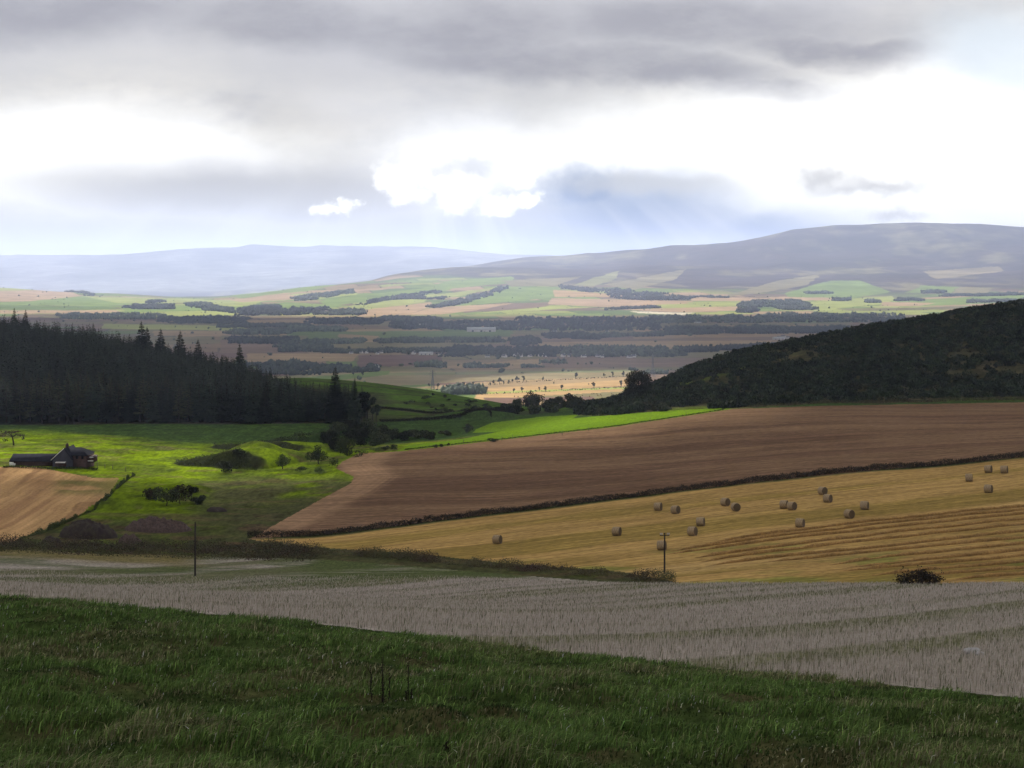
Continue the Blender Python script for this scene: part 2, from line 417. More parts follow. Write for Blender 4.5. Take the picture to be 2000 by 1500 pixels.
# --- colours of the fields beyond the near farm (albedo)
TAN = (.46, .31, .15); TAN2 = (.34, .25, .14); PLO = (.17, .11, .085); PLO2 = (.21, .15, .105); GR = (.20, .28, .07); GR2 = (.14, .20, .06); YG = (.34, .38, .11); OLI = (.20, .18, .09); PALE = (.68, .62, .46); PINK = (.44, .31, .19); HEA = (.078, .058, .054); MOG = (.25, .22, .12)
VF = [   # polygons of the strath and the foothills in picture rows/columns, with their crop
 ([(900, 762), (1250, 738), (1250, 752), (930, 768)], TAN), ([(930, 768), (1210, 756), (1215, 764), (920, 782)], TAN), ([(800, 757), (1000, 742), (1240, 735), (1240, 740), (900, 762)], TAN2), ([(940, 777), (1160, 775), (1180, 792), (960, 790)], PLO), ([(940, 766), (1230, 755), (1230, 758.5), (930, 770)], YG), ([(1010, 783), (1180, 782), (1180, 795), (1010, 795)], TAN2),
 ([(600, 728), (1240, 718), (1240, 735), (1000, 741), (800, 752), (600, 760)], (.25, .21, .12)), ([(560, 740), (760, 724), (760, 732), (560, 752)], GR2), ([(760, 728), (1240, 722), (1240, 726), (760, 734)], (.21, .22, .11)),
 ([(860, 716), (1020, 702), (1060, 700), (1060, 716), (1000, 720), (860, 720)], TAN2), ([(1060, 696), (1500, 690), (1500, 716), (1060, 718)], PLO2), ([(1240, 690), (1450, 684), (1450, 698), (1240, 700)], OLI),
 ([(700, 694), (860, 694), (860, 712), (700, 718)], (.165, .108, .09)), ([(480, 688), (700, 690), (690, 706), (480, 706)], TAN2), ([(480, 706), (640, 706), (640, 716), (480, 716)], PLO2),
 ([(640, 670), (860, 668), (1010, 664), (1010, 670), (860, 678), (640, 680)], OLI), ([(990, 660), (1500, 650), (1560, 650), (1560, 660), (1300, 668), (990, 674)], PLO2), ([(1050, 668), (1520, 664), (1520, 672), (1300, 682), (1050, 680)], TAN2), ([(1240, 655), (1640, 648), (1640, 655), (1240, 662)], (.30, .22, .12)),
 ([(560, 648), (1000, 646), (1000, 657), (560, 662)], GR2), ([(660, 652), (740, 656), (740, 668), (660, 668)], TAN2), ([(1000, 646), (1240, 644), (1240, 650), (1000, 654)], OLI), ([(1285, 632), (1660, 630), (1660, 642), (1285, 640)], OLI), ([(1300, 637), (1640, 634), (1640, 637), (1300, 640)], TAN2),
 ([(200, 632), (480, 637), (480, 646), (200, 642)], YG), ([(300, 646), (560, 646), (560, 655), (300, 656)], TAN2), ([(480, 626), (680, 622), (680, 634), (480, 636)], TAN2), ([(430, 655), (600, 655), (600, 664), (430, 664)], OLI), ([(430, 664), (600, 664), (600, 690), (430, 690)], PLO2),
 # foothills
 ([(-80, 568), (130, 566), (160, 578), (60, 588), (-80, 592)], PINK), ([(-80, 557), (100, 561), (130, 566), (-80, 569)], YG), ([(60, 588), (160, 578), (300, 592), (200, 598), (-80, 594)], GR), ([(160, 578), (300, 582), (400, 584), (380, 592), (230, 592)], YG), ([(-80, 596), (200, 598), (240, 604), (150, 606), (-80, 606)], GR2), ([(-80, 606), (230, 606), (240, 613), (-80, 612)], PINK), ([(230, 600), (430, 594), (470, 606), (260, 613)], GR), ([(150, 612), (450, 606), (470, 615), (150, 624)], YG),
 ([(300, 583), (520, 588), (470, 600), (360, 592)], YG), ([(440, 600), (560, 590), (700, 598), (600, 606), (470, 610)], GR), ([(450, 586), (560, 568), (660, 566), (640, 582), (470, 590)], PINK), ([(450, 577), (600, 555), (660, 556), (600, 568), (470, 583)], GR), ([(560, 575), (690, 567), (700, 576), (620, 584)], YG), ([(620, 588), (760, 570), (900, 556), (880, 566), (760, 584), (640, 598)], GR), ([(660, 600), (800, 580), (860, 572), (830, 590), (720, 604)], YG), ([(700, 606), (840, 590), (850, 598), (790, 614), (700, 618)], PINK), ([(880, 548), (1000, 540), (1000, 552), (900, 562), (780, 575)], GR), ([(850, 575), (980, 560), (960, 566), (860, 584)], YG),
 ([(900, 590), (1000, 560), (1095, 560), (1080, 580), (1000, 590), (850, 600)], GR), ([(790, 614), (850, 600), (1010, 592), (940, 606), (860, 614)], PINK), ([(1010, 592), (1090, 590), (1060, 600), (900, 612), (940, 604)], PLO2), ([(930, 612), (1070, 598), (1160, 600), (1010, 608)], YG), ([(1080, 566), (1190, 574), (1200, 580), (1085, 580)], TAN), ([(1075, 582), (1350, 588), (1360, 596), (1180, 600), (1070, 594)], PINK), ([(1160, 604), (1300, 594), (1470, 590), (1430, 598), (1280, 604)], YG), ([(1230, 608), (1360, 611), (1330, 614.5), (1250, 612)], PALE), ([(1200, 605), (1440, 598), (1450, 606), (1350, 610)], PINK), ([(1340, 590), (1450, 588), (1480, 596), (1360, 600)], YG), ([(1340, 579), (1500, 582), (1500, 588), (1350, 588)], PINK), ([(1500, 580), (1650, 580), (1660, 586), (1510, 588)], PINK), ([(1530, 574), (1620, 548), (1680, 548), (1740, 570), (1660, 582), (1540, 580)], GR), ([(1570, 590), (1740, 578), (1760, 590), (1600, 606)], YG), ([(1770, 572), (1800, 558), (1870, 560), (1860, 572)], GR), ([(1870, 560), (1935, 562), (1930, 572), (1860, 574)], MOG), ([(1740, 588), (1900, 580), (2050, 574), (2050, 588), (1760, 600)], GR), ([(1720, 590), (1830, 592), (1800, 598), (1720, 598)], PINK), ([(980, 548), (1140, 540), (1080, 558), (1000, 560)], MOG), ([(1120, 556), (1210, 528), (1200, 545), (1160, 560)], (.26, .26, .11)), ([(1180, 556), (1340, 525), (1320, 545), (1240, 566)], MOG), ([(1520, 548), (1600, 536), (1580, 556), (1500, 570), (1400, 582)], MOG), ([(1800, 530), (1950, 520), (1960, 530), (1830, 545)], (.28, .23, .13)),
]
def far_colours(px, py, x, y):
    c = np.zeros(px.shape + (3,))
    # patchwork of fields: jittered cells
    rot = R(12); u = (x * cos(rot) + y * sin(rot)) / 330.; v = (-x * sin(rot) + y * cos(rot)) / 210.
    iu = np.floor(u + .35 * np.floor(v)); iv = np.floor(v)
    h = _hash(iu, iv, 5); pal = np.array([PLO, PLO2, OLI, TAN2, GR2, (.24, .17, .10), (.16, .14, .09), OLI, PLO2, (.26, .2, .12)])
    c[:] = pal[(h * 9.99).astype(int)]
    f = sstep(5900, 6300, y)
    pal2 = np.array([GR, GR2, PINK, YG, GR, OLI, PLO2, YG, TAN2, GR]) * .92
    c = lerp(c, pal2[(h * 9.99).astype(int)], f)
    # field margins
    du = np.abs((u + .35 * np.floor(v)) - iu - .5); dv = np.abs(v - iv - .5)
    edge = np.maximum(sstep(.478, .495, du), sstep(.465, .49, dv))
    c = lerp(c, (.05, .06, .035), edge * .75)
    # moor
    n1 = fbm(x / 420, y / 600, 61, 4); n2 = fbm(x / 150, y / 300, 66, 3)
    mo = lerp(np.broadcast_to(HEA, c.shape), MOG, sstep(.5, .72, n1 * .65 + n2 * .35))
    mo = lerp(mo, (.07, .06, .05), sstep(.6, .8, n2) * .5)
    fm = sstep(-450, 450, y - np.interp(px, [0, 600, 800, 1000, 1200, 1500, 2000], [9500, 9500, 9700, 8900, 8300, 8350, 8200]) + (n1 - .5) * 1800)
    c = lerp(c, mo, fm)
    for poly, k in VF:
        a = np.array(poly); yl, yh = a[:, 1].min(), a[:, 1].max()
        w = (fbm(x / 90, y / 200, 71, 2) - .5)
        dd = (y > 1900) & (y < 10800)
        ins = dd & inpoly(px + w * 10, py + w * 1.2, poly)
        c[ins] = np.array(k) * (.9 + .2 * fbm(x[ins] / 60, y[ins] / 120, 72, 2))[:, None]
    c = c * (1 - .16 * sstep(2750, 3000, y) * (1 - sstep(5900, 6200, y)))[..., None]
    c = lerp(c, lerp(np.broadcast_to((.30, .29, .26), c.shape), (.17, .16, .14), sstep(.4, .7, fbm(x / 900, y / 1500, 75, 3))), sstep(14500, 15200, y))  # far range paled: part of its haze fade is put into the colour
    return c

def colours(z, px, py, x, y):
    c = np.zeros(px.shape + (3,))
    def put(name, val):
        k = z == name
        c[k] = val[k] if isinstance(val, np.ndarray) and val.shape == c.shape else np.array(val)
    n = lambda s, sd, o=3, st=1.0: fbm(x / s, y / (s * st), sd, o)
    b = np.broadcast_to
    put('grass_slope', lerp(b((.040, .062, .018), c.shape), (.065, .062, .028), sstep(.45, .7, n(2.2, 81))))
    rowdir = x * sin(R(53)) - y * cos(R(53)) + .0012 * x * x
    st = lerp(b((.30, .268, .24), c.shape), (.125, .125, .072), sstep(.3, .7, .25 * n(5, 82, 3) + .75 * vnoise(rowdir / 3.4, x / 90, 3)))
    gw = sstep(500, 640, px) * (1 - sstep(960, 1150, px)) * sstep(186, 200, y) + .8 * sstep(.5, .66, n(26, 83, 3, .35)) * (1 - sstep(700, 1000, px)) * sstep(150, 195, y) + .7 * (1 - sstep(520, 620, px)) * sstep(196, 205, y) * sstep(.38, .55, n(20, 86, 3, .3))
    gw = np.clip(gw, 0, 1) * (.55 + .45 * sstep(.35, .55, n(9, 84, 3, .3)))
    st = lerp(st, (.075, .095, .035), gw)
    st = lerp(st, (.16, .13, .05), .8 * sstep(208, 218, y) * (1 - sstep(330, 430, px)))
    put('stubble_field', st)
    bl = lerp(b((.36, .235, .085), c.shape), (.265, .185, .055), sstep(.45, .75, vnoise((x * sin(ROW) - y * cos(ROW)) / 5.0, x / 70, 9) * .7 + .3 * n(20, 85)))
    bl = lerp(bl, (.16, .18, .040), .75 * sstep(.56, .72, n(13, 87, 3, .5)) * (1 - sstep(205, 225, y)))
    bl = lerp(bl, (.46, .31, .13), .6 * sstep(.62, .8, vnoise((x * sin(ROW) - y * cos(ROW)) / 7.0, x / 120, 19)))
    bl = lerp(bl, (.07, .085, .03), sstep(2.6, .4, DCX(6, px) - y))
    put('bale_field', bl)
    dr = x * sin(R(-4)) - y * cos(R(-4))
    br = lerp(b((.185, .117, .070), c.shape), (.138, .084, .053), sstep(.4, .75, vnoise(dr / 6, x / 90 + y / 150, 12) * .6 + .4 * n(25, 88)))
    # headland tracks along the left edge of the worked field
    hd = np.abs(px - np.interp(py, [880, 905, 930, 960, 1010, 1054], [735, 700, 735, 690, 590, 500]))
    br = lerp(br, (.29, .185, .11), (1 - sstep(22, 60, hd)) * (.4 + .6 * vnoise(hd / 6.0, y / 40, 14)))
    put('brown_field', br)
    sd = .995 * x + .094 * y + (y - 290) ** 2 * .0012
    sw = lerp(b((.42, .265, .125), c.shape), (.26, .155, .078), sstep(.35, .7, vnoise(sd / 1.6, (x + y) / 60, 15) * .6 + .4 * n(18, 89)))
    sw = lerp(sw, (.13, .13, .04), .8 * sstep(925, 945, py) * (1 - sstep(955, 975, py)) * sstep(90, 130, px) * sstep(.4, .6, n(9, 90)))
    put('straw_field', sw)
    put('green_field', lerp(b((.128, .212, .011), c.shape), (.098, .172, .014), n(14, 91)))
    pa = lerp(b((.145, .215, .007), c.shape), (.080, .112, .015), sstep(.4, .7, n(10, 92, 3, .6)))
    pa = lerp(pa, (.10, .105, .045), .8 * sstep(300, 420, px) * (1 - sstep(318, 345, y)) * sstep(.35, .6, n(12, 93)))
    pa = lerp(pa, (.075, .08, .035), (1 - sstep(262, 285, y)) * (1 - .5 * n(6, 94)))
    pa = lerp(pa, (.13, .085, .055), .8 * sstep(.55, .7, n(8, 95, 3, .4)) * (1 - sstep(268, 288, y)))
    pa = lerp(pa, (.07, .075, .03), .9 * sstep(640, 760, px) * sstep(395, 420, y))
    pa = lerp(pa, (.085, .088, .038), .85 * sstep(330, 480, px) * (1 - sstep(325, 345, y)) * sstep(.25, .5, n(15, 193)))
    pa = lerp(pa, (.13, .10, .055), .55 * sstep(.6, .72, n(7, 194, 3, .5)))
    for (cx_, cy_b, hw, hh, rot, run, tail) in BANKS[:7]:        # shade of the steep banks painted in, along with their dark scrub
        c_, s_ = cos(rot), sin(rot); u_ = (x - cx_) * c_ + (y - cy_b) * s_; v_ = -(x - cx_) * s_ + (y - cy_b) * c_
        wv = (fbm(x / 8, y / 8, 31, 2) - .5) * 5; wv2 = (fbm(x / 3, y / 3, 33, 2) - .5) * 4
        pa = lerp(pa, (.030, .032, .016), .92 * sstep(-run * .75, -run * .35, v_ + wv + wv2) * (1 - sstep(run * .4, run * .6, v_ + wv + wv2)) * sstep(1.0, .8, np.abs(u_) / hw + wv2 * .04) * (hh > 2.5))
    pa = lerp(pa, (.036, .070, .018), .9 * sstep(412, 428, y + (n(14, 195) - .5) * 16 + sstep(80, 330, px) * 14 - 8))  # shadow of the wood painted into the turf below it
    pa = pa * (1 - .30 * sstep(338, 318, y))[:, None]  # shade on the nearer pasture darkened into its colour
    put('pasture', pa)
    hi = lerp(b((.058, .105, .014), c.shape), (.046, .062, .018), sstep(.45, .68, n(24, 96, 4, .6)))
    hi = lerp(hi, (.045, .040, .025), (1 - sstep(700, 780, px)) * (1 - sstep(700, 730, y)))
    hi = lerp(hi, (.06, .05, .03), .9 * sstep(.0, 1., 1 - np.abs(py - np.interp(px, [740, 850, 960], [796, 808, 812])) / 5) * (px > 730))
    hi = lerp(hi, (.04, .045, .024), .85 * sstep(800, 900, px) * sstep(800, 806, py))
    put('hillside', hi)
    go = lerp(b((.050, .048, .024), c.shape), (.075, .10, .02), sstep(.42, .6, n(30, 97)) * (1 - sstep(1400, 1600, px)))
    go = lerp(go, (.10, .082, .044), .65 * sstep(.58, .7, n(22, 98)) * sstep(1400, 1550, px))
    go = lerp(go, (.085, .085, .035), sstep(6, 1, y - DCX(8, px)))
    go = lerp(go, (.075, .11, .02), sstep(1780, 1900, px) * sstep(14, 5, y - DCX(8, px)))
    put('gorse_hill', go)
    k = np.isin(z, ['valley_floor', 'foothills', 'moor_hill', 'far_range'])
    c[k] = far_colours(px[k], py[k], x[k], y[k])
    return c

zv = zone(PXV.ravel(), PYV.ravel(), YY.ravel())
CV = colours(zv, PXV.ravel(), PYV.ravel(), XX.ravel(), YY.ravel())
VV = np.c_[XX.ravel(), YY.ravel(), ZZ.ravel()]
idx = np.arange(nr * nc).reshape(nr, nc)
QF = np.stack([idx[:-1, :-1], idx[:-1, 1:], idx[1:, 1:], idx[1:, :-1]], -1).reshape(-1, 4)
zq = zv.reshape(nr, nc)[:-1, :-1].ravel()
ZM = {'grass_slope': ('grass', 'rough dark green grass slope dropping away below the viewer'), 'stubble_field': ('stubble', 'grey field of tall cut stalks in rows beyond the near grass'),
      'bale_field': ('bale', 'golden straw field with round bales and raked straw rows'), 'brown_field': ('brown', 'broad brown worked field on the slope above the hedge'),
      'straw_field': ('straw', 'pale brown striped stubble field in front of the farm cottage'), 'pasture': ('pasture', 'sunlit uneven green pasture with small steep banks round the cottage'),
      'green_field': ('strip', 'bright green strip of grass above the brown field'), 'hillside': ('knoll', 'rounded green hill behind the conifer wood'),
      'gorse_hill': ('gorsehill', 'steep rough hillside under dark gorse scrub'), 'valley_floor': ('valley', 'wide flat valley of dim brown fields'),
      'foothills': ('foot', 'sunlit green and tan patchwork fields on the low hills'), 'moor_hill': ('moor', 'long purple brown heather moor rising behind the valley'), 'far_range': ('moor', 'pale hazy line of hills on the horizon')}
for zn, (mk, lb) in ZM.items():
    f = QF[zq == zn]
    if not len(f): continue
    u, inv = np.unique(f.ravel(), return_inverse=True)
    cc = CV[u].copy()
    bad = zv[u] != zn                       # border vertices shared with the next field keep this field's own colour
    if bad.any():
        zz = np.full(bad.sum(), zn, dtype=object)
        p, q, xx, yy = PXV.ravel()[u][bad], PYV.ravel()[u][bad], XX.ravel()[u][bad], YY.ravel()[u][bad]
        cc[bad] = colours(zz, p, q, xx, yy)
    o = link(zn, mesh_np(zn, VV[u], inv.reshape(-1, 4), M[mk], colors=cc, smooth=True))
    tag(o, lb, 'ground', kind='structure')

# ------------------------------------------------------------------ plant shapes
def leaf_quads(P, size, seed=0, aspect=1.0, up=0.0):
    r = np.random.default_rng(seed); n = len(P)
    a = r.normal(size=(n, 3)); a[:, 2] += up; a /= np.linalg.norm(a, axis=1)[:, None]
    b = r.normal(size=(n, 3)); b -= (b * a).sum(1)[:, None] * a; b /= np.linalg.norm(b, axis=1)[:, None]
    s = np.broadcast_to(size, (n,)) * r.uniform(.6, 1.3, n)
    a *= s[:, None] * .5; b *= s[:, None] * .5 * aspect
    V = np.stack([P - a, P + b * .8 - a * .1, P + a, P - b * .8 + a * .15], 1).reshape(-1, 3)
    Q = np.arange(4 * n).reshape(n, 4)
    return V, Q

def blob_points(n, ell, seed=0, shell=.55, clump=1.0):
    """points in the outer part of a union of ellipsoids (cx,cy,cz,rx,ry,rz)"""
    r = np.random.default_rng(seed); e = np.array(ell); w = (e[:, 3] * e[:, 4] * e[:, 5]) ** .67; w /= w.sum()
    k = r.choice(len(e), n, p=w); d = r.normal(size=(n, 3)); d /= np.linalg.norm(d, axis=1)[:, None]
    rad = shell + (1 - shell) * r.random(n) ** .7
    return e[k, :3] + d * rad[:, None] * e[k, 3:]

def crown_ell(r, h0, h1, rad, n, seed, flat=.8):
    g = np.random.default_rng(seed); out = []
    for i in range(n):
        t = g.random(); z = h0 + (h1 - h0) * (.12 + .76 * t); w = math.sqrt(max(.05, 1 - (2 * t - 1) ** 2))
        a = g.random() * 2 * pi; q = rad * (.2 + .55 * g.random()) * w
        s = rad * (.34 + .22 * g.random())
        out.append((q * cos(a), q * sin(a), z, s, s, s * flat))
    return out

def trunk_me(name, h, r0, lean=0.0, limbs=0, rad=2.0, seed=0, top=None):
    g = np.random.default_rng(seed); m = MB()
    top = top or h * .8
    pts = [np.array([lean * (t * t) * h + .12 * g.normal() * (t > 0), .12 * g.normal() * (t > 0), t * top]) for t in (0, .25, .5, .75, 1)]
    m.tube(pts, [r0 * 1.25, r0, r0 * .8, r0 * .6, r0 * .3], 7)
    for i in range(limbs):
        t = .35 + .55 * g.random(); p = np.array([lean * t * t * h, 0, t * top]); a = g.random() * 2 * pi
        q = p + np.array([cos(a) * rad * .7, sin(a) * rad * .7, h * .16])
        m.tube([p, (p + q) / 2 + [0, 0, -.05 * h], q], [r0 * .45, r0 * .3, r0 * .12], 5)
    return m.me(name, M['bark'])

def conifer_arrays(h, r, tiers, nb, seed, start=.1, twig=True, droop=.35, full=1.0):
    g = np.random.default_rng(seed); V = []; T_ = []; n = 0
    for i in range(tiers):
        t = start + (1 - start) * (i + g.random() * .6) / tiers
        z = h * t; ln0 = r * (1 - t) ** .82 * (1.0 if t > .2 else .8)
        k = max(3, int(nb * (1 - .55 * t)))
        a0 = g.random() * 6.28
        for j in range(k):
            a = a0 + 2 * pi * j / k + g.normal() * .25; ln = ln0 * g.uniform(.6, 1.18) + .12 * (1 - t) + .10
            c, s = cos(a), sin(a); dz = -droop * ln * g.uniform(.5, 1.2) + .25 * ln * t
            w = (.20 * ln + .10) * full
            b0 = np.array([0, 0, z + g.uniform(-.6, .6) * h / tiers * (1 - start) * 1.3]); z_ = b0[2]; tip = np.array([c * ln, s * ln, z_ + dz + .05 * ln])
            mid = np.array([c * ln * .55, s * ln * .55, z_ + dz * .62])
            sd = np.array([-s, c, 0]) * w
            V += [b0 + [0, 0, .05 * h / tiers], mid + sd + [0, 0, -.3 * w], tip, mid - sd + [0, 0, -.3 * w]]
            T_ += [[n, n + 1, n + 2], [n, n + 2, n + 3]]; n += 4
            if twig:
                for q in (.35, .7):
                    m_ = b0 + (tip - b0) * q; hang = .22 * ln * g.uniform(.6, 1.3)
                    e = np.array([c, s, 0]) * .14 * ln
                    V += [m_ - e, m_ + e, m_ + np.array([g.normal() * .05, g.normal() * .05, -hang])]
                    T_ += [[n, n + 1, n + 2]]; n += 3
    V += [[-.08, 0, h * .93], [.08, 0, h * .93], [0, 0, h * 1.03], [0, .08, h * .93]]
    T_ += [[n, n + 1, n + 2], [n + 1, n + 3, n + 2]]
    return np.array(V), np.array(T_)

def make_tree(name, crown_me, trunk, loc, rotz, label, cat, group=None, scale=1.0):
    t = empty(name, loc, rotz); t.scale = (scale,) * 3 if not hasattr(scale, '__len__') else scale
    tag(t, label, cat, group)
    link('trunk', trunk, t); link('crown', crown_me, t)
    return t

# ------------------------------------------------------------------ conifer wood (left)
CON = []
for i in range(4):
    V, T_ = conifer_arrays(10, 2.6 + .25 * i, 20, 11, 100 + i, start=.10, full=1.35)
    CON.append((mesh_np('crown', V, T_, M['conifer']), trunk_me('trunk', 10, .16, top=9.4)))
for i in range(2):
    V, T_ = conifer_arrays(10, 2.7, 16, 9, 120 + i, start=.22, droop=.2)
    CON.append((mesh_np('crown', V, T_, M['larch']), trunk_me('trunk', 10, .15, top=9.2)))
PINE = []
for i in range(3):
    e = crown_ell(0, 4.0, 10, 2.6, 9, 140 + i, .6)
    V, Q = leaf_quads(blob_points(1500, e, 141 + i, .2), .5, 142 + i)
    PINE.append((mesh_np('crown', V, Q, M['pine']), trunk_me('trunk', 10, .20, .03, 6, 2.2, 143 + i, top=8.6)))

wood = []
sp = 4.3
for gx in np.arange(-330, -20, sp):
    for gy in np.arange(456, 745, sp * .95):
        x = gx + rng.uniform(-1.6, 1.6); y = gy + rng.uniform(-1.6, 1.6); px = float(PX(x, y))
        if px < -330 or px > np.interp(y, [455, 480, 520, 600, 680, 735], [742, 735, 690, 620, 520, 430]): continue
        if y < float(DCX(10, px)) + 1 + 3 * float(vnoise(np.array([x / 9]), np.array([0.3]), 4)[0]): continue
        hgt = 14.3 * rng.uniform(.74, 1.14) * (1 - .25 * sstep(350, 620, px) * sstep(490, 560, y)) * (1 - .16 * sstep(520, 620, px)) * (.93 + .14 * float(vnoise(np.array([x / 25]), np.array([y / 25]), 6)[0]))
        wood.append((y, x, px, hgt))
wood.sort(key=lambda t: t[0] - float(DCX(10, t[2])))
zw = H(np.array([w[1] for w in wood]), np.array([w[0] for w in wood]))
vis = [i for i, w in enumerate(wood) if -60 < w[2] < 760]
front = set(vis[:265])
GRP = 'conifers along the front of the plantation'
for i in sorted(front):
    y, x, px, hgt = wood[i]
    lar = px < 380 and rng.random() < .55
    cm, tm = CON[4 + rng.integers(2)] if lar else (CON[rng.integers(4)] if (px < 620 or rng.random() < .5) else PINE[rng.integers(3)])
    s = hgt / 10 * (.72 if cm.materials[0] == M['pine'] else 1)
    kind = 'olive tinted larch' if cm.materials[0] == M['larch'] else ('dark pine' if cm.materials[0] == M['pine'] else 'dark spruce')
    t = make_tree('conifer_tree', cm, tm, (x, y, zw[i] - .1), rng.random() * 6.28, kind + ' crowded among others along the lower edge of the wood', 'tree', GRP, (s * rng.uniform(.9, 1.15), s * rng.uniform(.9, 1.15), s))
# the rest of the plantation reads as one mass
LOW = [conifer_arrays(10, 3.0, 13, 8, 160 + i, start=.3, twig=False, full=1.5) for i in range(5)]
VA = []; TA = []; CA = []; n = 0
for i, (y, x, px, hgt) in enumerate(wood):
    if i in front: continue
    V, T_ = LOW[i % 5]; CA.append(np.full(len(V), rng.uniform(.35, 2.0))); s = hgt / 10 * (.88 if y > 560 else 1); a = rng.random() * 6.28; c, q = cos(a), sin(a); w = s * rng.uniform(.85, 1.15)
    VA.append(np.c_[(V[:, 0] * c - V[:, 1] * q) * w + x, (V[:, 0] * q + V[:, 1] * c) * w + y, V[:, 2] * s + zw[i]]); TA.append(T_ + n); n += len(V)
o = link('conifer_forest', mesh_np('conifer_forest', np.concatenate(VA), np.concatenate(TA), M['conifer_mass'], colors=np.concatenate(CA)[:, None] * np.ones(3)))
tag(o, 'dense dark conifer plantation covering the hillside behind its front trees', 'forest', kind='stuff')

SPR = []
for i in range(3):
    V, T_ = conifer_arrays(10, 2.7, 30, 15, 180 + i, start=.04, droop=.22, full=1.7)
    SPR.append((mesh_np('crown', V, T_, M['conifer']), trunk_me('trunk', 10, .14, top=9.7)))
specials = [(276, 626, 690, 'tallest spruce at the start of the skyline row above the wood'), (287, 637, 694, 'spruce touching the tallest spruce of the skyline row'), (314, 640, 688, 'full spruce just right of the joined pair on the wood skyline'),
            (352, 644, 682, 'broad spruce midway along the wood skyline'), (387, 661, 674, 'smaller ragged spruce near the low end of the skyline row'), (468, 670, 655, 'lone thin spruce standing clear of the falling skyline'),
            (655, 714, 481, 'tall dark spruce rising above the last trees of the wood'), (693, 737, 479, 'slim open spruce with bare lower trunk beside the pines'),
            (28, 600, 718, 'small spruce tip at the top of the wood, nearest the picture edge'), (50, 603, 716, 'second small spruce tip at the top of the wood'), (182, 630, 715, 'pointed spruce tip above the wood between hill top and tall row')]
for i, (px, py, d, lb) in enumerate(specials):
    g = along(px, d); tip = d * (HOR - py) / F; h = tip - g[2]; s = h / 10.2
    cm, tm = SPR[i % 3]
    wd = s * (1.05 if i not in (7, 8, 9, 10) else .8)
    make_tree('spruce_tree', cm, tm, g, i * 1.3, lb, 'spruce', 'tall spruces standing out of the wood', (wd, wd, s))
for i, (px, top, d, lb) in enumerate([(672, 778, 483, 'rounded dark pine close against the tall spruce'), (706, 762, 482, 'leaning pine between slim spruce and the outermost pine'), (717, 764, 485, 'flat topped pine near the end of the wood'), (728, 775, 480, 'outermost low pine at the open end of the wood'), (735, 788, 479, 'small pine with drooping side at the open end of the wood'), (634, 775, 480, 'dark pine just before the tall spruce')]):
    g = along(px, d); h = d * (HOR - top) / F - g[2]; s = h / 10
    cm, tm = PINE[i % 3]; make_tree('pine_tree', cm, tm, g, i * 2.1, lb, 'pine', 'pines at the open end of the wood', (s * .88, s * .88, s))

# ------------------------------------------------------------------ shrubs, bushes, copses
BANK_SCRUB = []
def shrub(name, px, py, lo, hi, w, h, mat, label, cat, n=700, leaf=.35, seed=0, group=None, trunkh=.25, loc=None, ell=None, stems=True):
    g = at(px, py, lo, hi) if loc is None else np.array(loc)
    e = ell or crown_ell(0, h * trunkh * .5, h, w / 2, 7, seed, min(1.0, h / w * 1.2))
    V, Q = leaf_quads(blob_points(n, e, seed, .35), leaf, seed)
    V[:, 2] = np.maximum(V[:, 2], .02)
    t = empty(name, g, 0); tag(t, label, cat, group)
    link('crown', mesh_np('crown', V, Q, mat), t)
    if stems: link('trunk', trunk_me('trunk', h * .8, max(.05, h * .028), 0, 4, w * .3, seed), t)
    return t

shrub('bush', 552, 916, 340, 380, 4.2, 3.6, M['gbush'], 'small round green bush alone on the lit gully floor', 'bush', 900, .32, 1)
shrub('bush', 622, 906, 345, 392, 6.0, 4.6, M['gbush'], 'pale green dome shaped bush beside the brown field corner', 'bush', 1300, .35, 2)
shrub('bush', 678, 890, 360, 410, 7.2, 5.0, M['gbush'], 'broad dull green bush between the pale dome bush and the dark copse', 'bush', 1400, .38, 3)
shrub('bush', 467, 897, 350, 402, 4.2, 2.6, M['dbush'], 'dark low bush on the bank above the gully', 'bush', 600, .32, 4)
shrub('bush', 912, 846, 410, 470, 3.6, 3.2, M['dbush'], 'dark pointed bush at the edge of the bright green strip', 'bush', 700, .3, 5)
shrub('bush', 440, 922, 335, 372, 6.5, 2.6, M['dbush'], 'dark scrubby bush at the foot of the shaded bank', 'bush', 800, .34, 6)
for i, (px, py, w, h, lb) in enumerate([(325, 988, 7.5, 4.2, 'large dark thicket in the gully below the striped field'), (352, 985, 5.5, 3.6, 'brownish thicket joined to the large dark one'), (375, 972, 2.6, 3.2, 'upright narrow dark bush at the end of the gully thicket'), (300, 975, 6, 2.4, 'low dark scrub on the bank above the gully thicket'), (390, 985, 4, 1.7, 'low dark scrub trailing from the narrow bush')]):
    shrub('thicket', px, py, 275, 335, w, h, M['dbush'] if i % 2 == 0 else M['redbush'], lb, 'bush', 900, .33, 20 + i, 'thickets in the gully')
for i, (cx_, cy_, hw, hh, rot, run, tail) in enumerate(BANKS[:4]):
    u_ = np.linspace(-hw * .85, hw * .85, 14)
    BSC = [np.array([cx_ + q * cos(rot), cy_ + q * sin(rot) - 1.0, 0]) for q in u_]
    BANK_SCRUB.append((BSC, i))
cop = [(640, 868, 6, 4.2), (662, 862, 7, 5.0), (690, 856, 7.5, 5.4), (716, 858, 7.5, 5.6), (742, 862, 7, 5.0), (765, 862, 6.5, 4.2), (700, 872, 8, 4.6), (735, 876, 7, 4.0), (790, 860, 6, 3.0), (815, 856, 6, 2.6), (655, 880, 5, 3.4), (842, 858, 4, 2.0), (868, 852, 4, 2.0)]
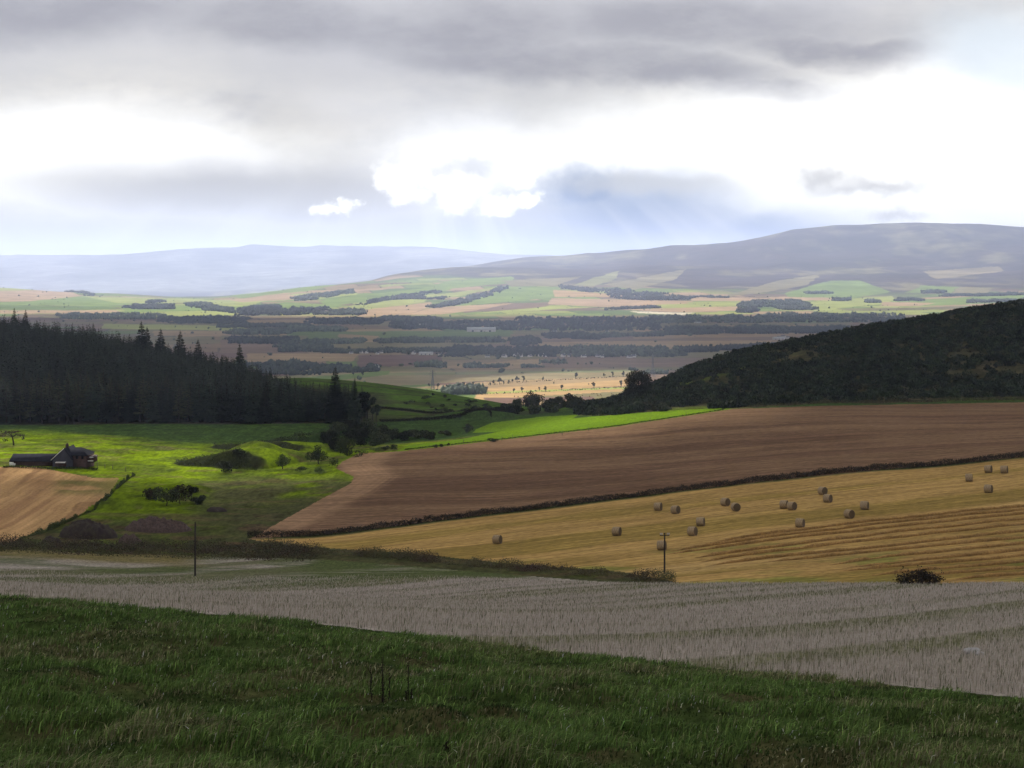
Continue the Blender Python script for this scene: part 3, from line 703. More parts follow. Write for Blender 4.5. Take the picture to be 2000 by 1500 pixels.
nam = ['first', 'second', 'third', 'fourth', 'fifth', 'sixth', 'seventh', 'eighth', 'ninth', 'tenth', 'eleventh', 'twelfth', 'thirteenth', 'fourteenth', 'fifteenth', 'sixteenth', 'seventeenth', 'eighteenth', 'nineteenth', 'twentieth']
for i, (px, py, w, h) in enumerate(cop):
    shrub('copse_tree', px, py, 385, 470, w * 1.15, h, M['dbush'], 'dark scrub tree massed in the shaded copse below the wood', 'tree', 1900, .45, 40 + i, 'scrub trees of the shaded copse', stems=False)
gap = [(1012, 800, 4.2, 3.8), (1030, 797, 7, 6.6), (1048, 799, 6.5, 6), (1064, 800, 5, 4.4), (1078, 800, 5, 3.8), (1095, 799, 5.5, 4.0), (1112, 800, 6, 5.0), (1126, 801, 5, 4.2), (1140, 800, 5, 3.4), (998, 806, 5, 3), (985, 800, 5, 2.6), (960, 812, 6, 2.4), (930, 815, 7, 2.2), (975, 818, 7, 2.6), (1005, 815, 6, 2.6), (1040, 811, 6, 2.6), (900, 818, 6, 2), (1080, 808, 6, 2.8)]
for i, (px, py, w, h) in enumerate(gap):
    shrub('gap_tree', px, py, 520, 860, w * 1.3, h * 1.15, M['dbush'], 'dark tree massed across the dip between green hill and gorse hill', 'tree', 1500, .6, 60 + i, 'trees across the dip', stems=False)
for i, (px, py, w, h, lb) in enumerate([(752, 880, 3.2, 1.3, 'clipped looking dark bush at the tip of the bright green strip'), (768, 880, 2.6, 1.6, 'rounder dark bush beside the tip of the bright green strip'), (735, 882, 4.5, 1.3, 'low olive bush on the field corner'), (700, 892, 5, 1.5, 'low rough bush on the bank beside the headland track'), (850, 875, 1.4, .9, 'small dark bush on the border of brown field and green strip'), (862, 873, 1.5, .8, 'flat dark bush touching the border beside two others'), (876, 871, .8, .8, 'tiny dark bush, last of three on the border'), (965, 862, 4.2, .9, 'long low dark bush lying on the green strip border'), (655, 912, 5, 2.0, 'yellowish scrub on the bank left of the headland track'), (630, 925, 5, 1.6, 'low yellowish scrub sloping down to the lit gully'), (590, 925, 4, 1.5, 'thin brown scrub on the gully floor')]):
    shrub('bush', px, py, 330, 450, w, h, M['dbush'] if i not in (2, 8, 9) else M['gbush'], lb, 'bush', 350, .28, 90 + i, stems=False)
rk = np.random.default_rng(5)
for i in range(34):
    px = rk.uniform(790, 985); py = np.interp(px, [790, 985], [765, 800]) + rk.uniform(-4, 26)
    g = at(px, py, 600, 850); w = rk.uniform(1.5, 4)
    shrub('gorse_bush', 0, 0, 0, 0, w * 1.3, w * .5, M['gorse'], 'low dark gorse clump on the shaded side of the green hill', 'bush', 130, .5, 300 + i, 'gorse clumps on the green hill', loc=g, stems=False)

# lone broad tree on the shoulder of the gorse hill
g = along(1247, 585); g[2] -= .3; topz = 585 * (HOR - 724) / F; h = topz - g[2]
e = [(0, 0, h * .80, 4.6, 4.2, h * .20), (-2.6, 0, h * .60, 2.8, 3, h * .16), (2.6, .5, h * .64, 2.7, 3, h * .15), (-1.5, 0, h * .32, 3.6, 3.2, h * .26), (2, 0, h * .28, 3.2, 3, h * .22), (-3.4, 0, h * .16, 2.6, 2.6, h * .15)]
e = [(a_ * 1.12, b_, c_, d_ * 1.15, e_ * 1.1, f_ * 1.1) for a_, b_, c_, d_, e_, f_ in e]; V, Q = leaf_quads(blob_points(6500, e, 9, .25), .55, 9)
make_tree('broadleaf_tree', mesh_np('crown', V, Q, M['dbush']), trunk_me('trunk', h, .3, .02, 7, 4, 10), g, 0, 'broad domed dark tree alone where the gorse hill meets the valley', 'tree')

# windswept tree by the cottage
g = along(24, 392); topz = 392 * (HOR - 840) / F; h = topz - g[2]
m = MB(); m.tube([[.4, 0, 0], [.25, 0, h * .3], [.0, 0, h * .55], [-.3, 0, h * .8]], [.24, .2, .16, .08], 7)
for a, l in ((.2, 3.0), (2.9, 3.6), (3.3, 3.0), (.0, 2.4), (2.5, 2.4), (.6, 2.0), (1.5, 1.6), (4.6, 1.6)):
    p = np.array([.05, 0, h * .52]); m.tube([p, p + [cos(a) * l * .5, sin(a) * l * .4, h * .24], p + [cos(a) * l, sin(a) * l * .6, h * .22]], [.09, .06, .03], 5)
e = [(-1.2, 0, h * .86, 2.6, 1.8, h * .12), (1.0, 0, h * .9, 1.6, 1.4, h * .09), (2.3, 0, h * .66, 1.3, 1, h * .08), (3.0, 0, h * .48, .5, .6, h * .12), (-2.8, 0, h * .62, 1.1, 1.2, h * .1), (-2.0, 0, h * .36, .8, .8, h * .12)]
V, Q = leaf_quads(blob_points(560, e, 19, .1), .32, 19)
t = make_tree('windswept_tree', mesh_np('crown', V, Q, M['redbush']), m.me('trunk', M['bark']), g, 0, 'thin windswept tree with drooping arms behind the cottage', 'tree')

# bush on the far edge of the grey stubble
g = at(1795, 1140, 120, 156); g[2] -= .15
e = [(0, 0, .75, 2.3, 1.5, .85), (-1.5, 0, .55, 1.3, 1.1, .6), (1.6, 0, .6, 1.2, 1.1, .7), (.4, 0, 1.15, 1.2, 1.0, .6)]
P = blob_points(1500, e, 29, .15)
P = np.concatenate([P, np.c_[rk.uniform(-2.6, 2.6, 90), rk.uniform(-1, 1, 90), rk.uniform(.9, 2.0, 90)] * np.array([1, 1, .95])])
V, Q = leaf_quads(P, .22, 29)
t = empty('bramble_bush', g); tag(t, 'wide reddish black bramble bush alone on the far edge of the grey stubble', 'bush')
link('crown', mesh_np('crown', V, Q, M['redbush']), t)
m = MB()
for i in range(26):
    a = rk.uniform(0, 6.28); l = rk.uniform(1.2, 2.7); m.tube([[0, 0, 0], [cos(a) * l * .5, sin(a) * l * .4, rk.uniform(.6, 1.3)], [cos(a) * l, sin(a) * l * .5, rk.uniform(.8, 1.9)]], [.03, .02, .008], 4)
link('stem', m.me('stem', M['bark']), t)

# ------------------------------------------------------------------ hedge between brown field and bale field
def strip_plants(name, pts, width, hlo, hhi, per_m, leaf, mat, seed, label, cat, kind=None, vert=1.0):
    r = np.random.default_rng(seed); pts = np.array(pts); seg = np.linalg.norm(np.diff(pts[:, :2], axis=0), axis=1); s = np.concatenate([[0], np.cumsum(seg)])
    n = int(s[-1] * per_m); u = r.random(n) * s[-1]
    x = np.interp(u, s, pts[:, 0]); y = np.interp(u, s, pts[:, 1])
    q = r.uniform(-1, 1, n); x = x + r.normal(size=n) * .1; y = y + q * width / 2
    if width > 3:
        cl = fbm(x / 4.5, y / 3.0, seed, 3); k = r.random(n) < sstep(.36, .58, cl) + .06
        x, y, q, u, cl = x[k], y[k], q[k], u[k], cl[k]; n = len(x)
        hh = hlo * .5 + (hhi - hlo * .5) * sstep(.4, .72, cl) * (.6 + .8 * r.random(n))
    else: hh = hlo + (hhi - hlo) * (.35 * vnoise(u / 1.1, u * 0, seed) + .3 * vnoise(u / 3, u * 0 + 3, seed) + .35 * r.random(n) ** 2)
    zf = r.random(n) ** .75 * (1 - .35 * q * q)
    P = np.c_[x, y, H(x, y) + zf * hh]
    V, Q = leaf_quads(P, leaf, seed, up=0)
    o = link(name, mesh_np(name, V, Q, mat)); tag(o, label, cat, kind=kind); return o
for pts_, i in BANK_SCRUB:
    strip_plants('bank_scrub', pts_, 6.5, .2, 1.3, 110, .30, M['dbush'], 510 + i, ['dark scrub on the largest shaded bank of the pasture', 'dark scrub on the slanting bank behind the largest one', 'dark scrub on the bank below the plantation', 'dark scrub on the bank nearest the shaded copse'][i], 'scrub', 'stuff')
hp = [along(px, float(DCX(6, px)) + .4) for px in np.arange(484, 2300, 12)]
o = strip_plants('hedge', hp, 1.4, .6, 1.75, 260, .19, M['hedge'], 51, 'long dark clipped hedge dividing the brown field from the golden bale field', 'hedge')
# bank of rank weeds and brambles between the stubble and the fields beyond
bp = [along(px, float(DCX(5, px)) + .5) for px in np.arange(-200, 630, 10)]
bk = [at(px, np.interp(px, [500, 600, 790, 980, 1208, 1320], [1066, 1077, 1090, 1109, 1125, 1139]), 183, 250) for px in np.arange(500, 1326, 10)]
o = strip_plants('field_margin_weeds', bk, 6.0, .35, 1.35, 420, .17, M['weed'], 52, 'strip of rank brown and green weeds along the bank below the bale field', 'weeds', 'stuff')
o = strip_plants('field_margin_scrub', [p + [0, 5, 0] for p in bp if PX(p[0], p[1]) < 620], 15, .4, 1.9, 420, .20, M['redbush'], 53, 'dark scrub and dead weeds along the hollow under the left fields', 'scrub', 'stuff')
o = strip_plants('field_margin_grass', [p + [0, 4, 0] for p in bp if PX(p[0], p[1]) < 640], 22, .2, 1.1, 420, .20, M['weed'], 54, 'rank pale grass and weeds scattered through the hollow', 'weeds', 'stuff')
# margin of the striped field
mp = [at(px, py, 240, 350) for px, py in [(262, 928), (238, 945), (215, 968), (190, 988), (160, 1006), (120, 1026), (80, 1042), (40, 1052)]]
strip_plants('field_margin_grass', mp, 3.2, .3, 1.1, 160, .2, M['gbush'], 55, 'dark grassy bank along the edge of the striped stubble field', 'grass', 'stuff')
# rough band at the foot of the gorse hill
gp = [along(px, float(DCX(8, px)) + 3) for px in np.arange(1440, 2250, 12)]
strip_plants('rough_grass', gp, 7, .3, 1.1, 130, .28, M['weed'], 56, 'band of rough olive grass between brown field and gorse', 'grass', 'stuff')
# dry wall / bracken lines on the green hill
for i, (pl, lb) in enumerate([([(736, 797), (800, 803), (860, 808), (960, 813)], 'dark bracken covered wall crossing the foot of the green hill'), ([(742, 824), (820, 820), (900, 813), (985, 806)], 'lower dark wall running from the wood end to the dip')]):
    pts = [at(a, b, 470, 700) for a, b in pl]
    strip_plants('field_wall', pts, 2.0, .6, 1.3, 90, .36, M['hedge'], 57 + i, lb, 'wall')
fp = [(at(px, np.interp(px, [770, 1000, 1200, 1430], [881, 856, 833, 798]), 370, 460)) for px in np.arange(790, 1430, 26)]
strip_plants('fence_line_weeds', fp, .6, .15, .55, 40, .22, M['hedge'], 59, 'thin dark line of weeds along the border of the green strip', 'weeds', 'stuff')

# ------------------------------------------------------------------ gorse scrub
rg = np.random.default_rng(77)
n = 11500
px = rg.uniform(1125, 2280, n); d = rg.uniform(446, 700, n); x = (px - 1000) / F * d
zc = zone(px, HOR - F * H(x, d) / d, d)
edge = d - DCX(8, px)
dens = sstep(.30, .46, fbm(x / 20, d / 16, 98, 3) - .10 * (1 - sstep(1380, 1560, px))) * .9 + .10
keep = (zc == 'gorse_hill') & (edge > np.interp(px, [1120, 1430, 1800, 2000, 2300], [-5, 4, 8, 13, 13])) & (rg.random(n) < dens)
x, d, px = x[keep], d[keep], px[keep]; z = H(x, d)
rad = rg.uniform(.7, 2.2, len(x)) * (.8 + .5 * fbm(x / 18, d / 18, 99, 2))
base = []
for i in range(6):
    e = [(0, 0, .45, .9, .9, .55), (.45, .1, .35, .6, .6, .45), (-.4, -.2, .3, .6, .6, .4)]
    V, Q = leaf_quads(blob_points(70, e, 400 + i, .6), .42, 400 + i); V[:, 2] = np.maximum(V[:, 2], -.1); base.append((V, Q))
VA = []; QA = []; CA = []; n = 0
for i in range(len(x)):
    V, Q = base[i % 6]; CA.append(np.full(len(V), rg.uniform(.3, 1.0) ** 1.0 * 2.0)); a = rg.random() * 6.28; c, s = cos(a) * rad[i], sin(a) * rad[i]
    VA.append(np.c_[V[:, 0] * c - V[:, 1] * s + x[i], V[:, 0] * s + V[:, 1] * c + d[i], V[:, 2] * rad[i] * 1.15 + z[i]]); QA.append(Q + n); n += len(V)
o = link('gorse_scrub', mesh_np('gorse_scrub', np.concatenate(VA), np.concatenate(QA), M['gorse_mass'], colors=np.concatenate(CA)[:, None] * np.ones(3)))
tag(o, 'dense dark gorse scrub covering the steep hillside', 'scrub', kind='stuff')

# ------------------------------------------------------------------ foreground grass and stubble stalks
def blades(x, y, h, w, bend, colr, seed, segs=2):
    r = np.random.default_rng(seed); n = len(x); z = H(x, y) - .01
    wind = R(20) + r.normal(size=n) * .9
    dx, dy = np.cos(wind) * bend * h, np.sin(wind) * bend * h
    fa = r.random(n) * pi; wx, wy = np.cos(fa) * w / 2, np.sin(fa) * w / 2
    P0 = np.c_[x, y, z]; P1 = P0 + np.c_[dx * .3, dy * .3, h * .6]; P2 = P0 + np.c_[dx, dy, h * (1 - .35 * np.clip(bend, 0, 1.6))]
    W = np.c_[wx, wy, wx * 0]
    V = np.stack([P0 - W, P0 + W, P1 + W * .8, P1 - W * .8, P2], 1).reshape(-1, 3)
    k = np.arange(n)[:, None] * 5
    C = np.repeat(colr[:, None, :], 5, 1).reshape(-1, 3)
    return V, (k + np.array([0, 1, 2, 3])), (k + np.array([3, 2, 4])), C
rf = np.random.default_rng(91)
n = 640000
d = 11 + 58 * rf.random(n) ** 1.25
x = rf.uniform(-.47, .47, n) * (d + 4)
k = d < DCX(2, PX(x, d)) - .1 + .6 * (fbm(x / 1.2, d / 1.2, 17, 2) - .5)
x, d = x[k], d[k]; n = len(x)
tus = fbm(x / 1.1, d / .8, 111, 3); pat = fbm(x / 3.5, d / 2.6, 113, 3); big = fbm(x / 9, d / 6, 114, 2)
h = .70 * (.07 + .24 * sstep(.40, .66, tus) + .07 * sstep(.5, .7, pat)) * rf.uniform(.55, 1.3, n)
dry = (rf.random(n) < .06 + .5 * sstep(.52, .72, .6 * pat + .4 * big))
c = lerp(np.broadcast_to((.045, .080, .020), (n, 3)), (.105, .145, .040), rf.random(n) ** 1.5)
c = lerp(c, (.105, .108, .045), .36 * sstep(.50, .68, big * .6 + pat * .4)); c = lerp(c, (.020, .030, .010), sstep(.50, .36, tus) * .9); c = c * (.7 + .75 * fbm(x / .45, d / .4, 118, 2))[:, None]  # shade of the hollows between tussocks is put into the blade colour
c[dry] = lerp(np.broadcast_to((.21, .18, .105), (n, 3)), (.095, .088, .045), rf.random(n))[dry]
pale = rf.random(n) < .018; c[pale] = (.55, .53, .40); h[pale] *= rf.uniform(.45, .85, pale.sum())
wd = np.clip(.0060 + d * .00042, .008, .032) * rf.uniform(.7, 1.5, n)
np_c = 1.14 * np.exp(rf.normal(size=n) * .42)[:, None] * np.array([.96, 1.06, 1.0]); c = np.clip(c * np_c, 0, .6)
V, Q, T_, C = blades(x, d, h, wd, rf.uniform(.1, 1.3, n), c, 5)
M['blade'] = col_mat('grass_blades', .2)
o = link('grass', mesh_np('grass', V, [Q, T_], M['blade'], colors=C)); tag(o, 'long tussocky wind blown grass with dry stems on the near slope', 'grass', kind='stuff')

n = 420000
d = 31 + 165 * rf.random(n) ** 1.15
x = rf.uniform(-.44, .44, n) * (d + 4)
pxs = PX(x, d)
rowx = x * sin(R(53)) - d * cos(R(53)) + .0012 * x * x; rowc = rowx / .6          # drilled rows
ro = rowc - np.floor(rowc)
stripe = vnoise(rowx / 3.4, x / 90, 3); patch = fbm(x / 5, d / 5, 82, 3)
lim = DCX(5, pxs) - 8
greenz = sstep(480, 640, pxs) * (1 - sstep(960, 1150, pxs)) * sstep(186, 198, d) + (1 - sstep(560, 700, pxs)) * sstep(188, 198, d)
k = (d > DCX(2, pxs) + .3) & (d < lim) & (np.abs(ro - .5) < .40) & (rf.random(n) < np.clip(.30 + 1.1 * sstep(.66, .34, .75 * stripe + .25 * patch), 0, 1)) & (rf.random(n) > greenz * .93)
x, d = x[k], d[k]; n = len(x)
h = rf.uniform(.12, .34, n); wd = np.clip(.008 + d * .00022, .012, .05)
c = lerp(np.broadcast_to((.53, .485, .44), (n, 3)), (.33, .29, .245), rf.random(n))
gm = rf.random(n) < .14; c[gm] = (.09, .10, .045)
V, Q, T_, C = blades(x, d, h, wd, np.abs(rf.normal(size=n)) * .18, c, 6)
o = link('stubble_stalks', mesh_np('stubble_stalks', V, [Q, T_], M['blade'], colors=C)); tag(o, 'pale grey cut stalks standing in rows on the stubble field', 'stubble', kind='stuff')

# dead dock stalks
M['stalk'] = plain_mat('dead_stalk', (.018, .012, .010), .4, 20)
for (px, py, hs, lb) in [(746, 1372, [(-.28, .62, -.12), (0, .78, .03), (.18, .50, .10), (.02, .35, .05)], 'clump of three dark dead dock stalks standing in the grass'), (797, 1368, [(0, .66, .02), (.08, .2, .06), (-.05, .16, -.04)], 'single dark dead dock stalk in the grass'),
                         (870, 1487, [(0, .22, .03), (.06, .17, -.03)], 'short dead dock stub low in the near grass')]:
    g = at(px, py, 14, 45); m = MB(); s = g[1] / 31.0 * 1.0
    for dx, hh, ln in hs:
        hh *= 1.08
        m.tube([[dx * .6, 0, -.05], [dx * .6 + ln * .3, .01, hh * .4], [dx * .6 + ln * .2, 0, hh * .75], [dx * .6 + ln, .02, hh]], [.010, .008, .009, .004], 5)
        for q in np.linspace(.15, .95, 16):
            m.box([dx * .6 + ln * .3 * q + rk.normal() * .012, rk.normal() * .012, hh * q], (.014, .013, .022), rk.random())
    t = link('dock_stalk', m.me('dock_stalk', M['stalk']), loc=g); tag(t, lb, 'dead weed')

# pale stones on the stubble
M['stone'] = plain_mat('pale_stone', (.42, .42, .43), .35, 6)
def rock_me(name, sx, sy, sz, seed, mat, amp=.25, sub=2):
    import bmesh
    bm = bmesh.new(); bmesh.ops.create_icosphere(bm, subdivisions=sub, radius=1.0)
    V = np.array([v.co[:] for v in bm.verts]); T_ = np.array([[v.index for v in f.verts] for f in bm.faces]); bm.free()
    r = 1 + amp * (fbm(V[:, 0] * 1.7 + seed, V[:, 1] * 1.7 + V[:, 2] * 1.3, seed, 3) - .5) * 2
    V = V * r[:, None] * [sx, sy, sz]
    return mesh_np(name, V, T_, mat, smooth=False)
for px, py, s, lb in [(1898, 1274, .34, 'larger pale grey stone lying in the grey stubble'), (1914, 1277, .20, 'smaller pale stone beside the larger one in the stubble')]:
    g = at(px, py + 3, 45, 80); t = link('field_stone', rock_me('field_stone', s, s * .7, s * .42, int(px), M['stone']), loc=g + [0, 0, s * .25]); tag(t, lb, 'stone')

# ------------------------------------------------------------------ heaps in the hollow
M['dung'] = plain_mat('dark_manure', (.055, .038, .036), .5, 2.5, .95, (.10, .072, .062))
M['heather'] = plain_mat('dark_heap_weeds', (.030, .022, .022), .4, 1.2, .95, (.05, .042, .030))
def heap(name, px, py, lo, hi, w, dp, h, mat, label, seed, lumps=0):
    g = at(px, py, lo, hi); r = np.random.default_rng(seed)
    nx, ny = 130, 70
    u, v = np.meshgrid(np.linspace(-1, 1, nx), np.linspace(-1, 1, ny), indexing='ij')
    prof = np.clip(1 - u ** 2 - v ** 2, 0, 1) ** .55
    x = g[0] + u * w / 2; y = g[1] + dp * .4 + v * dp / 2
    lump = (fbm(x / .7, y / .7, seed, 4) - .45) * (1.5 if lumps else .9) + (fbm(x / 2.5, y / 2.5, seed + 3, 2) - .5) * 1.1
    z = H(x, y) + prof * h * (1 + .55 * lump) - .05
    V = np.c_[x.ravel(), y.ravel(), z.ravel()]; ii = np.arange(nx * ny).reshape(nx, ny)
    Q = np.stack([ii[:-1, :-1], ii[1:, :-1], ii[1:, 1:], ii[:-1, 1:]], -1).reshape(-1, 4)
    V -= g
    t = link(name, mesh_np(name, V, Q, mat), loc=g); tag(t, label, 'heap'); return t
heap('weedy_mound', 165, 1052, 235, 275, 10.5, 6, 2.7, M['heather'], 'rounded dark weed covered mound beside the striped field', 201)
heap('manure_heap', 303, 1040, 240, 285, 12.5, 6, 2.1, M['dung'], 'long lumpy purplish brown manure heap in the hollow', 202, 1)
heap('earth_heap', 421, 1000, 260, 310, 4.2, 3, 1.0, M['heather'], 'small dark earth heap alone on the rough grass', 203)
heap('earth_heap', 250, 1062, 232, 262, 4.2, 3, 1.4, M['dung'], 'small purplish earth heap in front of the long manure heap', 204, 1)
heap('earth_heap', 97, 1062, 232, 262, 3.6, 2.5, 1.1, M['heather'], 'small weedy heap left of the rounded mound', 205, 1)

# ------------------------------------------------------------------ bales and windrows
m_, nt, b = new_mat('baled_straw'); p = nt.nodes.new('ShaderNodeTexCoord').outputs['Object']
cc = mixc(nt, (.36, .275, .165), (.22, .165, .10), ramp(nt, noise(nt, mapping(nt, p, 0, (9, 1.5, 1.5)), 2.2, 4), .35, .65))
nt.links.new(cc, b.inputs['Base Color'])
bn = nt.nodes.new('ShaderNodeBump'); bn.inputs['Strength'].default_value = .8; bn.inputs['Distance'].default_value = .05
nt.links.new(noise(nt, p, 14, 4), bn.inputs['Height']); nt.links.new(bn.outputs[0], b.inputs['Normal'])
M['straw_bale'] = m_
m_, nt, b = new_mat('bale_end'); p = nt.nodes.new('ShaderNodeTexCoord').outputs['Object']
w = nt.nodes.new('ShaderNodeTexWave'); w.wave_type = 'RINGS'; w.rings_direction = 'X'; w.inputs['Scale'].default_value = 2.2; w.inputs['Distortion'].default_value = 1.2; nt.links.new(p, w.inputs['Vector'])
nt.links.new(mixc(nt, (.14, .10, .058), (.07, .05, .03), w.outputs['Fac']), b.inputs['Base Color'])
M['bale_end'] = m_
def bale_meshes():
    N = 36; rad = .74; hw = .62; V = []; Q = []
    prof = [(-hw, rad * .93), (-hw * .92, rad * .985), (-hw * .5, rad), (0, rad * 1.01), (hw * .5, rad), (hw * .92, rad * .985), (hw, rad * .93)]
    for x_, r_ in prof:
        for k in range(N):
            a = 2 * pi * k / N; rr = r_ * (1 + .012 * sin(5 * a + x_ * 9))
            V.append([x_, rr * cos(a), rad + max(-rad * .955, rr * sin(a))])
    for i in range(len(prof) - 1):
        for k in range(N): Q.append([i * N + k, i * N + (k + 1) % N, (i + 1) * N + (k + 1) % N, (i + 1) * N + k])
    body = mesh_np('net_wrap', V, np.array(Q), M['straw_bale'], smooth=True)
    ends = []
    for sgn in (-1, 1):
        V = []; T_ = []
        for j, f in enumerate((.93, .7, .45, .2)):
            for k in range(N):
                a = 2 * pi * k / N; V.append([sgn * (hw + (.0, .025, .02, .0)[j] + .006 * sin(7 * a + j)), rad * f * cos(a), rad + max(-rad * .955, rad * f * sin(a))])
        V.append([sgn * (hw - .01), 0, rad]); Q = []
        for j in range(3):
            for k in range(N): Q.append([j * N + k, j * N + (k + 1) % N, (j + 1) * N + (k + 1) % N, (j + 1) * N + k])
        T_ = [[3 * N + k, 3 * N + (k + 1) % N, 4 * N] for k in range(N)]
        ends.append(mesh_np('end_face', V, [np.array(Q), np.array(T_)], M['bale_end']))
    return body, ends
bb, ends = bale_meshes()
BL = [(972, 1062, -25, 'round bale alone at the low left part of the golden field'), (1205, 1046, -28, 'round bale standing alone between the lone low bale and the pole'), (1293, 1074, -20, 'round bale partly hidden behind the utility pole'), (1286, 997, -25, 'round bale nearest the dark hedge on the left'), (1320, 1003, -40, 'round bale just below the one nearest the hedge'),
      (1353, 1046, -35, 'round bale lowest of the pair up from the pole'), (1369, 1027, -22, 'round bale above and right of its near neighbour up from the pole'), (1417, 988, -50, 'upper round bale of the close pair below the hedge'), (1437, 998, -75, 'round bale with its dark end towards us, lower of the pair below the hedge'), (1532, 993, -30, 'round bale half hidden behind another in mid field'),
      (1547, 996, -50, 'round bale standing in front of another in mid field'), (1563, 1030, -30, 'round bale at the end of the top straw rows'), (1607, 966, -60, 'upper round bale of two set one above the other'), (1617, 981, -42, 'lower round bale of two set one above the other'), (1659, 1012, -58, 'round bale just above the top straw row'), (1689, 995, -28, 'round bale alone right of the mid field group'),
      (1893, 940, -20, 'round bale left of the far pair near the hedge'), (1931, 923, -35, 'left round bale of the far pair near the hedge'), (1962, 924, -30, 'round bale farthest right under the hedge'), (1931, 962, -35, 'round bale below the far pair near the hedge')]
BG = 'round straw bales on the golden field'
first = None
for (px, py, yaw, lb) in BL:
    g = at(px, py, 188, 300)
    sl = (Hs(g[0] + .6, g[1]) - Hs(g[0] - .6, g[1])) / 1.2
    if first is None:
        t = first = empty('round_bale', g); link('net_wrap', bb, t); link('end_face', ends[0], t); link('end_face', ends[1], t)
    else: t = copy_tree(first)
    t.location = g - np.array([0, 0, .04]); t.rotation_euler = (0, -math.atan(sl), R(yaw)); tag(t, lb, 'bale', BG)

M['windrow'] = ground_mat('raked_straw', [(.9, .25, -ROW, (.3, 1, 1)), (3, .3, 0, (1, 1, 1))], (6, .8, .08))
WR = [[(1385, 1061), (1700, 1018), (2000, 989), (2250, 966)], [(1310, 1077), (1720, 1023), (2000, 996), (2250, 972)], [(1295, 1084), (1720, 1032), (2000, 1004), (2250, 979)], [(1350, 1091), (1720, 1043), (2000, 1014), (2250, 988)], [(1370, 1097), (1720, 1053), (2000, 1025), (2250, 998)], [(1390, 1103), (1720, 1068), (2000, 1038), (2250, 1008)], [(1500, 1097), (1720, 1077), (2000, 1050), (2250, 1019)], [(1620, 1103), (1720, 1089), (2000, 1062), (2250, 1030)], [(1650, 1109), (2000, 1074), (2250, 1042)], [(1640, 1116), (2000, 1086), (2250, 1055)], [(1700, 1123), (2000, 1097), (2250, 1068)], [(1780, 1127), (2000, 1109), (2250, 1080)], [(1850, 1133), (2000, 1121), (2250, 1094)]]
wl = ['top straw row, ending short of the bales', 'long unbroken straw row, second down the slope', 'long straw row reaching almost to the pole', 'long straw row fourth down the slope', 'straw row fifth down the slope, left end ragged', 'straw row sixth down the slope, broken at its left end', 'straw row above the bare golden band', 'straw row just under the bare golden band', 'short straw row, second under the bare band', 'thin short straw row, third under the bare band', 'short straw row above the bramble bush', 'short straw row close behind the bramble bush', 'lowest stub of straw row beside the bramble bush']
for i, (pl, lb) in enumerate(zip(WR, wl)):
    a = np.array([at(px, py, 184, 300) for px, py in pl])
    L_ = np.concatenate([[0], np.cumsum(np.linalg.norm(np.diff(a[:, :2], axis=0), axis=1))]); n = int(L_[-1] / .45)
    u = np.linspace(0, L_[-1], n); x = np.interp(u, L_, a[:, 0]); y = np.interp(u, L_, a[:, 1])
    y = y + (vnoise(u / 6.0, u * 0, 40 + i) - .5) * .5
    amp = (.30 + .16 * vnoise(u / 1.3, u * 0, 60 + i)) * (.45 + .55 * sstep(.18, .5, vnoise(u / 4.0, u * 0 + 2, 70 + i) + .5 * sstep(0, 25, u))) * sstep(0, 6, u + 1)
    V = []
    prof = [(-.70, 0), (-.85, .6), (-.5, 1.0), (.1, .95), (.6, .5), (1.0, 0)]
    for q, hh in prof:
        yy = y + q * .45 + (vnoise(u / .9, u * 0 + q * 9, 80 + i) - .5) * .16; xx = x + 0 * q
        V.append(np.c_[xx, yy, H(xx, yy) - .03 + hh * amp * (.85 + .35 * vnoise(u / .6, u * 0 + q * 5, 90 + i)) * 1.15])
    V = np.stack(V, 1).reshape(-1, 3); ii = np.arange(n * 6).reshape(n, 6)
    Q = np.stack([ii[:-1, :-1], ii[1:, :-1], ii[1:, 1:], ii[:-1, 1:]], -1).reshape(-1, 4)
    g = np.array([x[0], y[0], Hs(x[0], y[0])])
    C = np.broadcast_to((.30, .185, .07), (len(V), 3))
    t = link('straw_windrow', mesh_np('straw_windrow', V - g, Q, M['windrow'], colors=C), loc=g); tag(t, lb, 'straw row', 'raked straw rows on the golden field')

# ------------------------------------------------------------------ utility poles
M['pole'] = plain_mat('creosoted_pole', (.035, .028, .024), .4, 2.0)
M['insul'] = plain_mat('porcelain', (.45, .45, .47), .1, 2, .4)
def pole(px, pybase, pytop, lo, hi, arm, label):
    g = at(px, pybase, lo, hi); h = g[1] * (pybase - pytop) / F
    t = empty('utility_pole', g); tag(t, label, 'utility pole')
    m = MB(); m.tube([[0, 0, -.6], [0, 0, h * .5], [.02, 0, h]], [.14, .12, .10], 9); link('pole', m.me('pole', M['pole'], smooth=True), t)
    if arm:
        c = MB(); c.box([0, -.13, h - .30], (1.35, .10, .12)); link('crossarm', c.me('crossarm', M['pole']), t)
        for xx in (-.6, -.38, .38, .6):
            q = MB(); q.tube([[xx, -.13, h - .24], [xx, -.13, h - .12], [xx, -.13, h - .06], [xx, -.13, h + .02]], [.05, .06, .09, .05], 8); link('insulator', q.me('insulator', M['insul']), t)
    else:
        q = MB(); q.tube([[.02, -.02, h - .02], [.02, -.02, h + .1]], [.04, .05], 6); link('pole_cap', q.me('pole_cap', M['pole']), t)
        for zz in (h * .97, h * .93):
            q = MB(); q.tube([[.1, -.05, zz - .05], [.17, -.08, zz + .06]], [.05, .04], 6); link('insulator', q.me('insulator', M['pole']), t)
    return t
pole(381, 1125, 1020, 150, 222, False, 'bare dark utility pole in the grey stubble below the manure heap')
pole(1298, 1120, 1041, 189, 240, True, 'dark utility pole with short crossarm and pale insulators at the weedy bank end')

